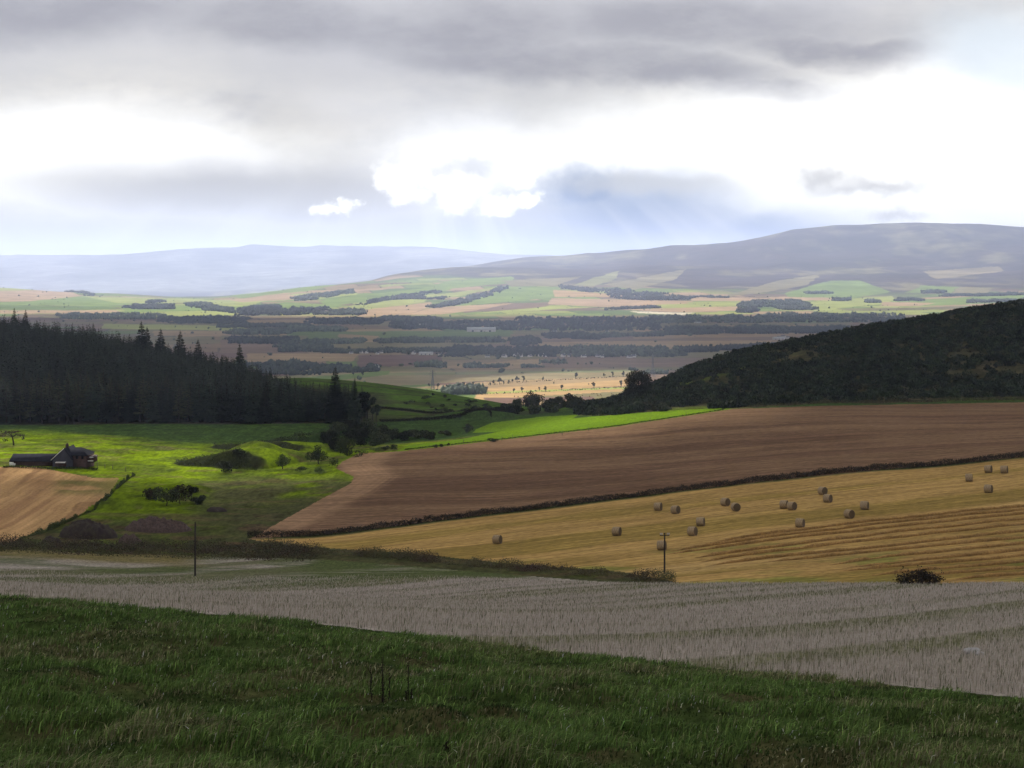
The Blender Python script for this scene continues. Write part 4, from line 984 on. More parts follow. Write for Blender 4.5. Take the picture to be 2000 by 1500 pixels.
# ------------------------------------------------------------------ farm cottage and shed
M['slate'] = plain_mat('slate', (.030, .032, .044), .3, 1.2, 1.0); M['slate'].node_tree.nodes['Principled BSDF'].inputs['Specular IOR Level'].default_value = .02
M['redwall'] = plain_mat('red_stone_wall', (.075, .045, .04), .35, 1.5)
M['render'] = plain_mat('grey_harling', (.06, .062, .085), .15, 1.0)
M['whitep'] = plain_mat('white_paint', (.75, .74, .72), .1, 1.0, .6)
M['glass'] = plain_mat('dark_window_glass', (.02, .022, .028), .2, 1.0, .2)
def quadme(name, quads, mat, thick=.12):
    """slabs: each quad given as 4 points, extruded down its own normal"""
    m = MB()
    for q in quads:
        q = np.array(q, dtype=float); nrm = np.cross(q[1] - q[0], q[2] - q[0]); nrm /= np.linalg.norm(nrm)
        V = np.concatenate([q, q - nrm * thick]); m.add(V, Q=[[0, 1, 2, 3], [7, 6, 5, 4], [0, 4, 5, 1], [1, 5, 6, 2], [2, 6, 7, 3], [3, 7, 4, 0]])
    return m.me(name, mat)
g = along(58, 352); K = 352 / F
t = empty('farm_shed', g, 0); tag(t, 'long low slate roofed stone shed joined to the cottage', 'shed')
W = 86 * K; D = 5.5; eh = 1.35; rh = 2.75; x0 = -38 * K; x1 = x0 + W
m = MB(); m.add([[x0, 0, -.6], [x1, 0, -.6], [x1, D, -.6], [x0, D, -.6], [x0, 0, eh], [x1, 0, eh], [x1, D, eh], [x0, D, eh], [x0, D / 2, rh - .1], [x1, D / 2, rh - .1]], T=[[4, 8, 7], [5, 6, 9]], Q=[[0, 1, 5, 4], [1, 2, 6, 5], [2, 3, 7, 6], [3, 0, 4, 7]])
link('wall', m.me('wall', M['redwall']), t)
link('roof', quadme('roof', [[[x0 - .2, -.35, eh - .12], [x1 - .02, -.35, eh - .12], [x1 - .02, D / 2, rh], [x0 - .2, D / 2, rh]], [[x1 - .02, D + .35, eh - .12], [x0 - .2, D + .35, eh - .12], [x0 - .2, D / 2, rh], [x1 - .02, D / 2, rh]]], M['slate']), t)
m = MB(); m.box([x0 + .5, -.55, .5], (.9, .5, 1.0)); m.box([x0 + 1.2, -.5, .35], (.5, .4, .7)); link('pale_lean_to', m.me('pale_lean_to', M['whitep']), t)
g = along(136, 350); K = 350 / F
t = empty('farm_cottage', g, 0); tag(t, 'slate roofed cottage with grey gable, chimney and red stone end beside the shed', 'cottage')
def pz(py, dy=0): return (350 + dy) * (HOR - py) / F - g[2]
gx0, gx1, gxt = (103 - 136) * K, (140 - 136) * K, (125.5 - 136) * K
gz, ez = pz(876.5), pz(897)
bz = -.5; D = 7.5
# gabled wing with its gable towards us
V = [[gx0, 0, bz], [gx1, 0, bz], [gx1, 0, ez], [gxt, 0, gz], [gx0, 0, ez], [gx0, D, bz], [gx1, D, bz], [gx1, D, ez], [gxt, D, gz], [gx0, D, ez]]
m = MB(); m.add(V, T=[[2, 3, 4], [7, 9, 8]], Q=[[0, 1, 2, 4], [1, 6, 7, 2], [5, 0, 4, 9], [6, 5, 9, 7]]); link('gable_wall', m.me('gable_wall', M['render']), t)
link('gable_roof', quadme('gable_roof', [[[gx0 - .35, -.2, ez - .18], [gxt, -.2, gz + .16], [gxt, D, gz + .16], [gx0 - .35, D, ez - .18]], [[gxt, -.2, gz + .16], [gx1 + .3, -.2, ez - .18], [gx1 + .3, D, ez - .18], [gxt, D, gz + .16]]], M['slate']), t)
bq = quadme('bargeboard', [[[gx0 - .38, -.26, ez - .30], [gxt - .02, -.26, gz + .02], [gxt - .02, -.26, gz + .22], [gx0 - .38, -.26, ez - .10]]], M['whitep'], .06); link('bargeboard', bq, t)
# main range behind, running right, hipped at the end
rx1 = (167 - 136) * K; mz = pz(877.5); me_ = pz(889.5); rt = (150 - 136) * K
y0, y1 = .9, 7.2; ym = 4.0
m = MB(); m.add([[gx1, y0, bz], [rx1, y0, bz], [rx1, y1, bz], [gx1, y1, bz], [gx1, y0, me_], [rx1, y0, me_], [rx1, y1, me_], [gx1, y1, me_]], Q=[[0, 1, 5, 4], [1, 2, 6, 5], [2, 3, 7, 6], [4, 5, 6, 7], [3, 0, 4, 7]]); link('wall', m.me('wall', M['redwall']), t)
rf_ = quadme('roof', [[[gxt, y0 - .3, me_ - .08], [rx1 + .3, y0 - .3, me_ - .08], [rt, ym, mz], [gxt, ym, mz]], [[rx1 + .3, y1 + .3, me_ - .08], [gxt, y1 + .3, me_ - .08], [gxt, ym, mz], [rt, ym, mz]]], M['slate'])
rfo = link('roof', rf_, t)
m = MB(); m.add([[rx1 + .3, y0 - .3, me_ - .10], [rx1 + .3, y1 + .3, me_ - .10], [rt, ym, mz - .02]], T=[[0, 1, 2]]); link('hip', m.me('hip', M['slate']), rfo)
m = MB(); m.box([gxt + .1, 2.0, gz + .45], (.55, .9, 1.0)); m.tube([[gxt + .1, 1.8, gz + .9], [gxt + .1, 1.8, gz + 1.25]], [.12, .1], 8); m.tube([[gxt + .1, 2.25, gz + .9], [gxt + .1, 2.25, gz + 1.2]], [.12, .1], 8); link('chimney', m.me('chimney', M['redwall']), t)
for i, (a, b_, c, d_, yy) in enumerate([(146, 151, 891.5, 897, y0), (157, 161, 891.5, 897, y0)]):
    m = MB(); m.box([((a + b_) / 2 - 136) * K, yy - .03, (pz(c) + pz(d_)) / 2], ((b_ - a) * K, .1, pz(c) - pz(d_))); link('window', m.me('window', M['glass']), t)
m = MB(); m.box([(121 - 136) * K, -1.0, pz(902.0)], (19 * K, .9, .22)); link('porch_roof', m.me('porch_roof', M['whitep']), t)
m = MB(); m.box([(121 - 136) * K, -.9, pz(906)], (20 * K, .7, pz(902.6) - pz(911))); link('porch_wall', m.me('porch_wall', M['redwall']), t)
m = MB(); m.box([(173.5 - 136) * K, 3, pz(899)], (12 * K, 3.5, pz(894) - pz(906))); link('lean_to', m.me('lean_to', M['redwall']), t)
m = MB(); m.box([(174 - 136) * K, 1.2, pz(901.5)], (11 * K, .1, .22)); m.box([(176 - 136) * K, 2.5, pz(894)], (7 * K, 3.0, .18)); link('pale_fascia', m.me('pale_fascia', M['whitep']), t)
# garden hedge in front
strip_plants('garden_hedge', [along(6, 347), along(110, 347), along(190, 348)], .9, .35, .8, 90, .22, M['dbush'], 61, 'low dark hedge in front of the shed and cottage', 'hedge')
M['post'] = plain_mat('grey_fence_post', (.12, .11, .10), .3, 4)
pm = MB(); pm.box([0, 0, .55], (.12, .12, 1.3)); pm.tube([[0, 0, 1.15], [0, 0, 1.27]], [.07, .02], 6); pme = pm.me('fence_post', M['post'])
posts = [(178, 910, 345), (190, 912, 345), (220, 916, 345), (245, 921, 344), (980, 861, 400), (1098, 850, 410), (1001, 857, 402), (1150, 842, 415), (1340, 813, 425), (1270, 824, 425), (905, 867, 390), (205, 915, 345)]
for i, (px, py, d) in enumerate(posts):
    t = link('fence_post', pme, loc=at(px, py, 325, 450)); tag(t, 'weathered fence post on the rough grass near the cottage' if px < 300 else 'weathered fence post on the border of the green strip', 'post', 'fence posts')

# ------------------------------------------------------------------ far valley: woods, trees, pylons, houses, bales
import bmesh
bm = bmesh.new(); bmesh.ops.create_icosphere(bm, subdivisions=1, radius=1.0)
IV = np.array([v.co[:] for v in bm.verts]); IT = np.array([[v.index for v in f.verts] for f in bm.faces]); bm.free()
CR = []
for i in range(8):
    r = np.random.default_rng(500 + i); V = IV * (1 + .28 * r.normal(size=(len(IV), 1)).clip(-1.3, 1.3)); V[:, 2] = V[:, 2] * .9 + .55; CR.append(V)
WC = [0]
def wood_patch(poly, hgt, label, dlo=1900, dhi=11000, dens=1.0, conif=False, solid=False):
    """trees over the ground whose picture outline is poly"""
    WC[0] += 1; r = np.random.default_rng(600 + WC[0]); a = np.array(poly, dtype=float)
    pts = np.array([at(p[0], p[1], dlo, dhi) for p in poly]); lo, hi = pts[:, 1].min(), pts[:, 1].max()
    xl, xh = pts[:, 0].min(), pts[:, 0].max()
    hgt = hgt * (1.0 if solid else .74); sp_ = hgt * (.45 if solid else .62) / math.sqrt(dens)
    if hi - lo < hgt: hi = lo + hgt
    n = int((xh - xl) * (hi - lo) / sp_ ** 2) + 8; n = min(n, 14000)
    y = r.uniform(lo, hi, n); x = r.uniform(xl, xh, n)
    wob = (fbm(x / 70, y / 90, 600 + WC[0], 3) - .5)
    k = inpoly(x + wob * 110, y + wob * 90, [(p[0], p[1]) for p in pts]) & (r.random(n) < (1.0 if solid else 0.0) + sstep(.33, .47, fbm(x / 45, y / 45, 650 + WC[0], 2))); x, y = x[k], y[k]
    if len(x) < 3: x = pts[:, 0]; y = pts[:, 1]
    if len(x) > 1300: s_ = r.permutation(len(x))[:1300]; x, y = x[s_], y[s_]; 
    z = H(x, y); VA = []; TA = []; CA = []; n = 0; hv_ = .55 + .85 * fbm(x / 60, y / 200, 640 + WC[0], 3) * (.6 + .4 * sstep(0, hgt * 3, np.minimum(x - xl, xh - x)))
    for i in range(len(x)):
        V = CR[i % 8]; h = hgt * (.45 + .85 * r.random() ** 1.3) * hv_[i]; CA.append(np.full(len(V), r.uniform(.5, 1.6))); w = h * (.30 if conif else .42) * r.uniform(.8, 1.35); w = max(w, sp_ * .42)
        VA.append(np.c_[V[:, 0] * w + x[i], V[:, 1] * w + y[i], np.maximum(V[:, 2], -.05) * h / 1.5 + z[i]]); TA.append(IT + n); n += len(V)
    o = link('woodland', mesh_np('woodland', np.concatenate(VA), np.concatenate(TA), M['wood_mass'], colors=np.concatenate(CA)[:, None] * np.ones(3))); tag(o, label, 'woodland', 'woods and shelter belts of the valley', 'stuff'); return o
def band(x0, x1, yf, yb, hgt, label, slope=0.0, **k):
    s = slope; return wood_patch([(x0, yf), ((x0 + x1) / 2, yf + s / 2), (x1, yf + s), (x1, yb + s), ((x0 + x1) / 2, yb + s / 2), (x0, yb)], hgt, label, **k)
band(868, 946, 771, 762, 11, 'dark conifer block beside the sunlit stubble fields', slope=0, solid=True)
band(480, 640, 733, 712, 12, 'hazy dark wood behind the conifer plantation and the green hill', dens=.8)
band(640, 735, 728, 716, 10, 'low hazy wood above the green hill')
band(780, 872, 719, 712, 11, 'tree belt with gaps above the pale field, left of the twin belt')
band(908, 992, 719, 713, 10, 'tree belt with gaps above the pale field, right of the twin belt')
band(1055, 1116, 711, 705, 9, 'small wood alone in the brown field below the long village belt')
band(1018, 1062, 719, 715, 8, 'scrubby belt below the small lone wood')
band(1200, 1242, 725, 721, 9, 'small dark clump left of the pylon foot')
band(1255, 1310, 731, 725, 9, 'low clump at the pylon foot')
band(862, 1100, 697, 681, 14, 'long dark belt behind the village, left half', slope=0, dens=.8)
band(1100, 1332, 698, 680, 14, 'long dark belt behind the village, right half', slope=0, dens=.8)
band(1330, 1620, 690, 682, 14, 'dark belt rising towards the gorse hill', slope=-12)
band(640, 862, 690, 684, 12, 'broken tree belt round the white barn')
band(556, 640, 688, 666, 14, 'dark rounded wood left of the village', dens=.8)
band(640, 705, 672, 664, 12, 'dark wood joined to the hedge left of the long belt')
band(735, 990, 671, 664, 13, 'long dark belt under the open green field', slope=-2)
band(990, 1055, 676, 664, 16, 'clump of taller trees at the end of the long belt', dens=.6)
band(1060, 1175, 662, 655, 14, 'trees along the road, before the big rounded tree clump', slope=-1)
band(1120, 1160, 664, 655, 20, 'big rounded tree clump beside the road')
band(1160, 1300, 660, 655, 13, 'thin row of roadside trees past the rounded clump', slope=-3)
band(1290, 1420, 655, 650, 13, 'tree row left of the grey farmstead', slope=-2)
band(1420, 1640, 653, 645, 15, 'tree row around the grey farmstead', slope=-2)
band(1300, 1650, 645, 640, 13, 'high row of scattered trees under the long shelter wood', slope=-1, dens=.6)
band(770, 1010, 645, 629, 15, 'broad dark wood behind the long white shed', dens=.7)
band(1005, 1290, 646, 621, 16, 'largest dark wood in the middle of the valley', dens=.6)
band(1270, 1500, 631, 618, 16, 'dark shelter wood right of the largest wood', dens=.6)
band(1490, 1760, 630, 614, 16, 'dark shelter wood running behind the gorse hill', dens=.6)
band(560, 670, 648, 641, 14, 'hedge of round trees left of the valley town')
band(448, 560, 654, 645, 14, 'wood left of the round tree hedge')
band(440, 560, 672, 662, 13, 'hazy belt behind the lone thin spruce')
band(600, 740, 634, 624, 15, 'trees scattered through the valley town', dens=.5)
band(735, 860, 628, 620, 15, 'pale tree belt beyond the valley town', dens=.5)
band(420, 600, 640, 635, 13, 'thin belt left of the valley town')
band(120, 320, 624, 613, 14, 'hazy belt just above the plantation crest')
band(320, 480, 633, 620, 14, 'hazy belt behind the tall skyline spruces')
band(470, 640, 617, 603, 16, 'dark wood at the foot of the hazy hills', slope=-2, dens=.6)
band(640, 716, 616, 606, 16, 'dark wood at the foot of the pale yellow fields', dens=.6)
wood_patch([(828, 600), (870, 592), (925, 578), (975, 562), (992, 560), (985, 568), (930, 586), (880, 598), (850, 602)], 18, 'dark diagonal plantation climbing between sunlit fields', dens=.6)
wood_patch([(1090, 557), (1190, 566), (1240, 568), (1300, 574), (1352, 582), (1350, 587), (1270, 587), (1195, 584), (1190, 574), (1100, 565)], 18, 'dark plantation lying across the tan fields below the moor', dens=.6)
wood_patch([(1440, 594), (1480, 588), (1560, 586), (1595, 598), (1590, 606), (1540, 606), (1500, 600), (1440, 602)], 17, 'dark wood between the yellow fields at the valley edge', dens=.6)
wood_patch([(1440, 606), (1470, 600), (1484, 606), (1470, 611), (1440, 611)], 16, 'small dark copse at the end of the yellow field')
band(1575, 1625, 574, 571, 16, 'short dark copse on the green field under the moor')
band(1628, 1664, 588, 583, 16, 'dark square copse below the short copse')
band(1690, 1712, 592, 587, 15, 'small dark copse left of the square field')
band(1800, 1852, 573, 569, 16, 'thin dark copse in the high green field')
band(1840, 2020, 580, 576, 15, 'long dark belt at the foot of the moor', slope=-3)
band(1748, 1806, 588, 585, 15, 'short belt left of the long belt under the moor')
band(1890, 2020, 592, 588, 15, 'low belt just above the gorse hill crest', slope=-3)
wood_patch([(130, 569), (180, 573), (178, 580), (150, 578)], 16, 'dark copse on the pink field shoulder')
band(255, 342, 604, 596, 16, 'dark copse in the pale green fields left of the valley')
wood_patch([(365, 592), (400, 594), (440, 604), (470, 612), (430, 610), (390, 602)], 16, 'curving dark wood in the pale green fields', dens=.7)
band(290, 312, 592, 588, 14, 'tiny copse above the dark copse in the pale fields')
wood_patch([(560, 583), (620, 575), (690, 566), (700, 572), (650, 580), (590, 588)], 16, 'hillside wood on the hazy green hill', dens=.7)
wood_patch([(700, 592), (760, 580), (860, 566), (862, 571), (770, 586), (710, 596)], 14, 'narrow wood climbing left of the diagonal plantation', dens=.7)
band(795, 870, 585, 581, 14, 'thin belt across the pale yellow field')
band(490, 545, 602, 598, 14, 'small belt above the dark wood at the foot of the hills')
band(1350, 1420, 582, 579, 14, 'thin dark belt right of the tan fields plantation')
band(1180, 1290, 606, 603, 12, 'thin hedge line above the pale stubble', slope=-4)

# field trees along the lanes of the sunlit fields
LT = []
for i in range(4):
    e = crown_ell(0, 2, 10, 3.4, 8, 700 + i, .8); V, Q = leaf_quads(blob_points(420, e, 701 + i, .3), 1.0, 702 + i)
    LT.append((mesh_np('crown', V, Q, M['lone']), trunk_me('trunk', 10, .35, 0, 4, 2.5, 703 + i)))
ft = [(855, 759, 10), (872, 760, 8), (893, 757, 9), (905, 757, 11), (915, 757, 7), (924, 756, 9), (957, 753, 7), (963, 752, 10), (976, 751, 13), (983, 751, 7), (993, 749, 8), (1000, 748, 8), (1010, 747, 12), (1022, 746, 11), (1060, 744, 9), (1124, 740, 13), (1180, 737, 8), (1196, 736, 10), (1217, 735, 12), (1003, 767, 8), (1020, 766, 9), (1053, 764, 7), (1065, 764, 10), (1097, 762, 10), (1160, 759, 12), (1213, 756, 12), (690, 733, 9), (708, 734, 9), (838, 757, 8), (1082, 751, 5), (1150, 752, 4), (1036, 768, 5), (1340, 729, 8)]
for i, (px, py, h) in enumerate(ft):
    g = at(px, py, 1950, 3200); cm, tm = LT[i % 4]; s = h / 10
    row = py > np.interp(px, [850, 1250], [764, 752])
    make_tree('field_tree', cm, tm, g, i * 1.7, 'distant round headed tree on the hedge bank between the sunlit fields' if row else 'distant tree in the broken row along the top of the sunlit fields', 'tree', 'trees along the sunlit fields', (s, s, s))

# hedge banks of the sunlit fields
for pl, lb in [([(920, 771), (1000, 768), (1100, 763), (1225, 757)], 'dark hedge between the two sunlit stubble fields'), ([(820, 764), (900, 758), (1000, 748), (1100, 742), (1235, 735)], 'thin hedge along the top of the sunlit stubble')]:
    pts = [at(a, b, 2000, 3000) for a, b in pl]
    strip_plants('field_hedge', pts, 6, .8, 3.0, .9, 2.2, M['wood'], 900, lb, 'hedge')

# hedges and hedgerow trees between the valley fields
r = np.random.default_rng(990); n = 60000
y = r.uniform(2300, 9300, n); x = r.uniform(-.42, .42, n) * y
rot = R(12); u = (x * cos(rot) + y * sin(rot)) / 330.; v = (-x * sin(rot) + y * cos(rot)) / 210.
us = u + .35 * np.floor(v); du = np.abs(us - np.floor(us) - .5); dv = np.abs(v - np.floor(v) - .5)
k = ((du > .492) | (dv > .484)) & (r.random(n) < .05 + .95 * sstep(.5, .6, fbm(x / 160, y / 160, 991, 2))); x, y = x[k], y[k]
px_ = PX(x, y); k = ~((y < 2750) & (px_ > 800) & (px_ < 1400)) & (y < np.interp(px_, [0, 600, 800, 1000, 1200, 1500, 2000], [9000, 9000, 9200, 8700, 8200, 8200, 8100])); x, y = x[k][:3800], y[k][:3800]; z = H(x, y)
VA = []; TA = []; CA = []; n = 0
for i in range(len(x)):
    V = CR[i % 8]; h = 2.0 + 8 * r.random() ** 3; w = max(1.8, h * .5) * r.uniform(.8, 1.4); CA.append(np.full(len(V), r.uniform(.5, 1.6)))
    VA.append(np.c_[V[:, 0] * w + x[i], V[:, 1] * w + y[i], np.maximum(V[:, 2], -.05) * h / 1.5 + z[i]]); TA.append(IT + n); n += len(V)
o = link('hedgerows', mesh_np('hedgerows', np.concatenate(VA), np.concatenate(TA), M['wood_mass'], colors=np.concatenate(CA)[:, None] * np.ones(3))); tag(o, 'thin hedgerows and scattered trees between the fields across the valley', 'hedgerows', kind='stuff')

# pylons
M['steel'] = plain_mat('galvanised_steel', (.16, .17, .18), .2, 1.0, .6)
def pylon_me(h):
    m = MB(); w0, w1 = h * .085, h * .022
    def bar(a, b, r=.16): m.tube([a, b], [r, r], 4, False)
    lv = [0, .2, .38, .54, .68, .80, .90, 1.0]; 
    def wd(t): return w0 + (w1 - w0) * min(1, t / .62)
    for i in range(len(lv) - 1):
        a, b = lv[i], lv[i + 1]; wa, wb = wd(a), wd(b) * (0.25 if b == 1 else 1)
        ca = [(-wa, -wa), (wa, -wa), (wa, wa), (-wa, wa)]; cb = [(-wb, -wb), (wb, -wb), (wb, wb), (-wb, wb)]
        for k in range(4):
            bar([*ca[k], a * h], [*cb[k], b * h], .22); j = (k + 1) % 4
            bar([*ca[k], a * h], [*cb[j], b * h]); bar([*ca[j], a * h], [*cb[k], b * h]); bar([*cb[k], b * h], [*cb[j], b * h])
    tower = m.me('lattice_tower', M['steel']); arms = []
    for t, l in ((.68, .15), (.80, .19), (.90, .13)):
        a = MB()
        for s in (-1, 1):
            a.tube([[0, 0, t * h], [s * l * h, 0, t * h + .3]], [.25, .12], 4); a.tube([[0, 0, (t + .045) * h], [s * l * h, 0, t * h + .3]], [.2, .12], 4)
            a.tube([[s * l * h * .97, 0, t * h + .2], [s * l * h * .97, 0, t * h - 2.4]], [.14, .14], 4)
        arms.append(a.me('crossarm', M['steel']))
    return tower, arms
for (px, pyb, pyt, lo, hi, lb) in [(1275, 737, 691, 1900, 3200, 'lattice pylon rising behind the lone domed tree'), (845, 760, 722, 1900, 3200, 'lattice pylon beyond the slope of the green hill')]:
    g = at(px, pyb, lo, hi); h = g[1] * (pyb - pyt) / F; t = empty('pylon', g, .35); tag(t, lb, 'pylon')
    tw, ar = pylon_me(h); link('lattice_tower', tw, t); [link('crossarm', a, t) for a in ar]

# houses
M['harl'] = plain_mat('white_harling', (.62, .60, .57), .15, .5)
M['houseroof'] = plain_mat('grey_roof', (.12, .12, .14), .3, .5)
M['greyroof'] = plain_mat('pale_sheet_roof', (.42, .44, .45), .15, .3)
def house_me(w, d, eh, rh, wallm, roofm):
    m = MB(); m.add([[-w / 2, -d / 2, -1], [w / 2, -d / 2, -1], [w / 2, d / 2, -1], [-w / 2, d / 2, -1], [-w / 2, -d / 2, eh], [w / 2, -d / 2, eh], [w / 2, d / 2, eh], [-w / 2, d / 2, eh], [-w / 2, 0, rh], [w / 2, 0, rh]], T=[[4, 8, 7], [5, 6, 9]], Q=[[0, 1, 5, 4], [1, 2, 6, 5], [2, 3, 7, 6], [3, 0, 4, 7]])
    return m.me('wall', wallm), quadme('roof', [[[-w / 2 - .3, -d / 2 - .4, eh - .2], [w / 2 + .3, -d / 2 - .4, eh - .2], [w / 2 + .3, 0, rh + .15], [-w / 2 - .3, 0, rh + .15]], [[w / 2 + .3, d / 2 + .4, eh - .2], [-w / 2 - .3, d / 2 + .4, eh - .2], [-w / 2 - .3, 0, rh + .15], [w / 2 + .3, 0, rh + .15]]], roofm, .25)
HW = house_me(13, 8, 4.2, 7.6, M['harl'], M['houseroof'])
chm = MB(); chm.box([5.6, 0, 8.0], (1.0, 1.0, 2.0)); chm = chm.me('chimney', M['harl'])
hv = [(686, 691, .3), (705, 690, -.5), (716, 690, .9), (745, 690, .2), (763, 688, -.3), (737, 692, .6), (808, 692, .8), (860, 694, .1), (1008, 697, .4), (1016, 697, -.2), (1035, 697, .7), (1057, 696, .2), (1068, 697, -.4), (1100, 697, .5), (1112, 697, 0), (1140, 698, .3), (1168, 697, -.5), (1176, 698, .2), (1230, 699, .4), (1238, 698, -.2), (952, 698, .2), (985, 698, -.6), (683, 627, .3), (752, 627, -.2), (735, 632, .2), (1083, 649, .2), (1186, 650, -.3), (790, 634, .4), (1520, 661, .2), (1530, 659, -.3), (1538, 661, .5), (728, 720, .2), (735, 718, -.5), (652, 640, .1), (560, 636, .4), (600, 634, -.2), (610, 631, .5)]
proto = None
for i, (px, py, a) in enumerate(hv):
    g = at(px, py, 2100, 6300)
    if proto is None:
        t = proto = empty('house', g); link('wall', HW[0], t); r_ = link('roof', HW[1], t); link('chimney', chm, r_)
    else: t = copy_tree(proto)
    t.location = g; t.rotation_euler = (0, 0, a * 1.6); t.scale = (random.uniform(.55, 1.15),) + (random.uniform(.7, 1.05),) * 2
    lb = 'white house in the village row along the long dark belt' if 990 > 0 and 940 < px < 1250 and py > 690 else ('white house in the hamlet around the white barn' if 640 < px < 870 and py > 680 and py < 700 else ('white house of the grey roofed farmstead before the gorse hill' if px > 1500 else ('white cottage low in the haze above the green hill' if py > 710 else 'distant white house among the trees of the valley town')))
    tag(t, lb, 'house', 'white houses of the valley')
for (px, py, w, d, eh, rh, wm, rm, yaw, lb) in [(1288, 650, 0, 0, 0, 0, None, None, 0, '')][:0]: pass
def barn(px, py, wpx, hpx, lb, wm, rm, yaw=.05, lo=2200, hi=6300, rf=.55):
    g = at(px, py, lo, hi); k = g[1] / F; w = wpx * k; h = hpx * k
    a, b_ = house_me(w, w * .3, h * rf, h, wm, rm); t = empty('farm_building', g, yaw); tag(t, lb, 'barn'); link('wall', a, t); link('roof', b_, t)
    for q in (-.3, 0, .3):
        m = MB(); m.box([q * w, -w * .15 - .15, h * rf * .35], (w * .07, .3, h * rf * .7)); link('door', m.me('door', M['houseroof']), t)
barn(940, 648, 56, 9, 'very long pale green roofed shed in the middle of the valley', M['harl'], M['greyroof'])
barn(832, 693, 27, 6, 'white barn with pale roof among the hamlet trees', M['harl'], M['greyroof'], -.1)
barn(788, 635, 16, 2.6, 'long low white shed beside the dark wood beyond the town', M['harl'], M['greyroof'])
barn(820, 635, 26, 2.6, 'longer low white shed beside the dark wood beyond the town', M['harl'], M['greyroof'])
barn(1363, 631, 14, 2.5, 'tiny pale shed against the shelter wood', M['harl'], M['greyroof'])
barn(1465, 651, 14, 3.5, 'tan farm building in the tree row left of the farmstead', M['harl'], M['greyroof'])
barn(1521, 663, 24, 5, 'grey roofed farmstead building before the gorse hill', M['harl'], M['greyroof'], .15)

# small straw bales on the nearest sunlit field far below
fb = [(1005, 775), (1012, 776), (1024, 775), (1040, 772), (1058, 773), (1063, 772), (1086, 777), (1096, 776), (1107, 773), (1127, 771), (1138, 773), (1152, 775), (1156, 770), (1160, 770), (1166, 770), (1168, 773), (1173, 771), (1175, 774), (1195, 770), (1199, 772), (1203, 776), (1090, 779), (1120, 778), (1050, 778)]
M['far_bale'] = plain_mat('far_straw', (.34, .25, .13), .3, .5)
q = MB(); q.tube([[-.75, 0, .9], [-.7, 0, .9], [.7, 0, .9], [.75, 0, .9]], [.8, .95, .95, .8], 12); fbm_me = q.me('far_round_bale', M['far_bale'])
for i, (px, py) in enumerate(fb):
    t = link('far_round_bale', fbm_me, loc=at(px, py, 1950, 2500), rotz=i * 1.1); tag(t, 'tiny distant round bale on the nearest sunlit stubble field in the valley', 'bale', 'bales on the sunlit valley field')

# ------------------------------------------------------------------ haze
x0, x1, y0, y1, z0, z1 = -15600, 15600, -30, 24500, float(ZZ.min()) - 1.2, float(ZZ.max()) + 20
m = MB(); m.box([(x0 + x1) / 2, (y0 + y1) / 2, (z0 + z1) / 2], (x1 - x0, y1 - y0, z1 - z0))
hm = bpy.data.materials.new('valley_haze'); hm.use_nodes = True; nt = hm.node_tree; nt.nodes.clear()
out = nt.nodes.new('ShaderNodeOutputMaterial'); pv = nt.nodes.new('ShaderNodeVolumePrincipled')
pv.inputs['Color'].default_value = (.58, .69, 1.0, 1); pv.inputs['Density'].default_value = 7.8e-5; pv.inputs['Anisotropy'].default_value = .35
nt.links.new(pv.outputs[0], out.inputs['Volume'])
o = link('haze', m.me('haze', hm)); tag(o, 'thin pale haze filling the valley air', 'haze', kind='stuff')

# ------------------------------------------------------------------ unseen cloud added to cast the shade, gaps cut over the sunlit fields
HB = 2080.0
def to_deck(p): k = (HB - p[2]) / SDIR[2]; return (p[0] + SDIR[0] * k, p[1] + SDIR[1] * k)
def lit(pts, lo, hi): return [to_deck(at(a, b, lo, hi)) for a, b in pts]
HOLES = [lit([(-330, 838), (0, 843), (60, 848), (160, 861), (280, 876), (340, 877), (400, 871), (470, 880), (530, 898), (600, 896), (650, 900), (650, 912), (600, 936), (520, 952), (420, 956), (300, 938), (240, 926), (180, 916), (0, 914), (-330, 914)], 330, 470),
         lit([(760, 884), (1000, 862), (1200, 840), (1440, 803), (1520, 790), (1330, 793), (1200, 802), (1100, 815), (1000, 838), (900, 856), (800, 866)], 360, 500),
         lit([(780, 772), (900, 740), (1050, 728), (1260, 722), (1420, 745), (1420, 775), (1220, 788), (1000, 792)], 1950, 2900)]
BIGY = to_deck((0, 5850, -190))[1]
def deck_grid(xa, ya, keepf, name, fine):
    XA, YA = np.meshgrid(xa, ya, indexing='ij'); nx, ny = XA.shape
    cx = (XA[:-1, :-1] + XA[1:, 1:]) / 2; cy = (YA[:-1, :-1] + YA[1:, 1:]) / 2
    return XA, YA, keepf(cx, cy)
def fine(axis, h, step):
    v = [p[axis] for p in h]; return np.arange(min(v) - 40, max(v) + 40, step)
xa = np.unique(np.concatenate([np.linspace(-14000, 11000, 90)] + [fine(0, h, 9.0 if i < 2 else 16.0) for i, h in enumerate(HOLES)]))
ya = np.unique(np.concatenate([np.linspace(-9000, BIGY + 600, 70)] + [fine(1, h, 8.0 if i < 2 else 20.0) for i, h in enumerate(HOLES)]))
XA, YA = np.meshgrid(xa, ya, indexing='ij'); nx, ny = XA.shape
cx = (XA[:-1, :-1] + XA[1:, 1:]) / 2; cy = (YA[:-1, :-1] + YA[1:, 1:]) / 2
wx = (fbm(cx / 30, cy / 30, 801, 3) - .5) * 22; wy = (fbm(cx / 30, cy / 30, 802, 3) - .5) * 22
keep = cy < BIGY + (fbm(cx / 500, cy / 500, 803, 3) - .5) * 500
for hpoly in HOLES: keep &= ~inpoly(cx + wx, cy + wy, hpoly)
nb = HB + (fbm(XA / 260, YA / 260, 804, 4) - .5) * 60
tk = 140 + (fbm(XA / 300, YA / 300, 805, 4) - .5) * 120
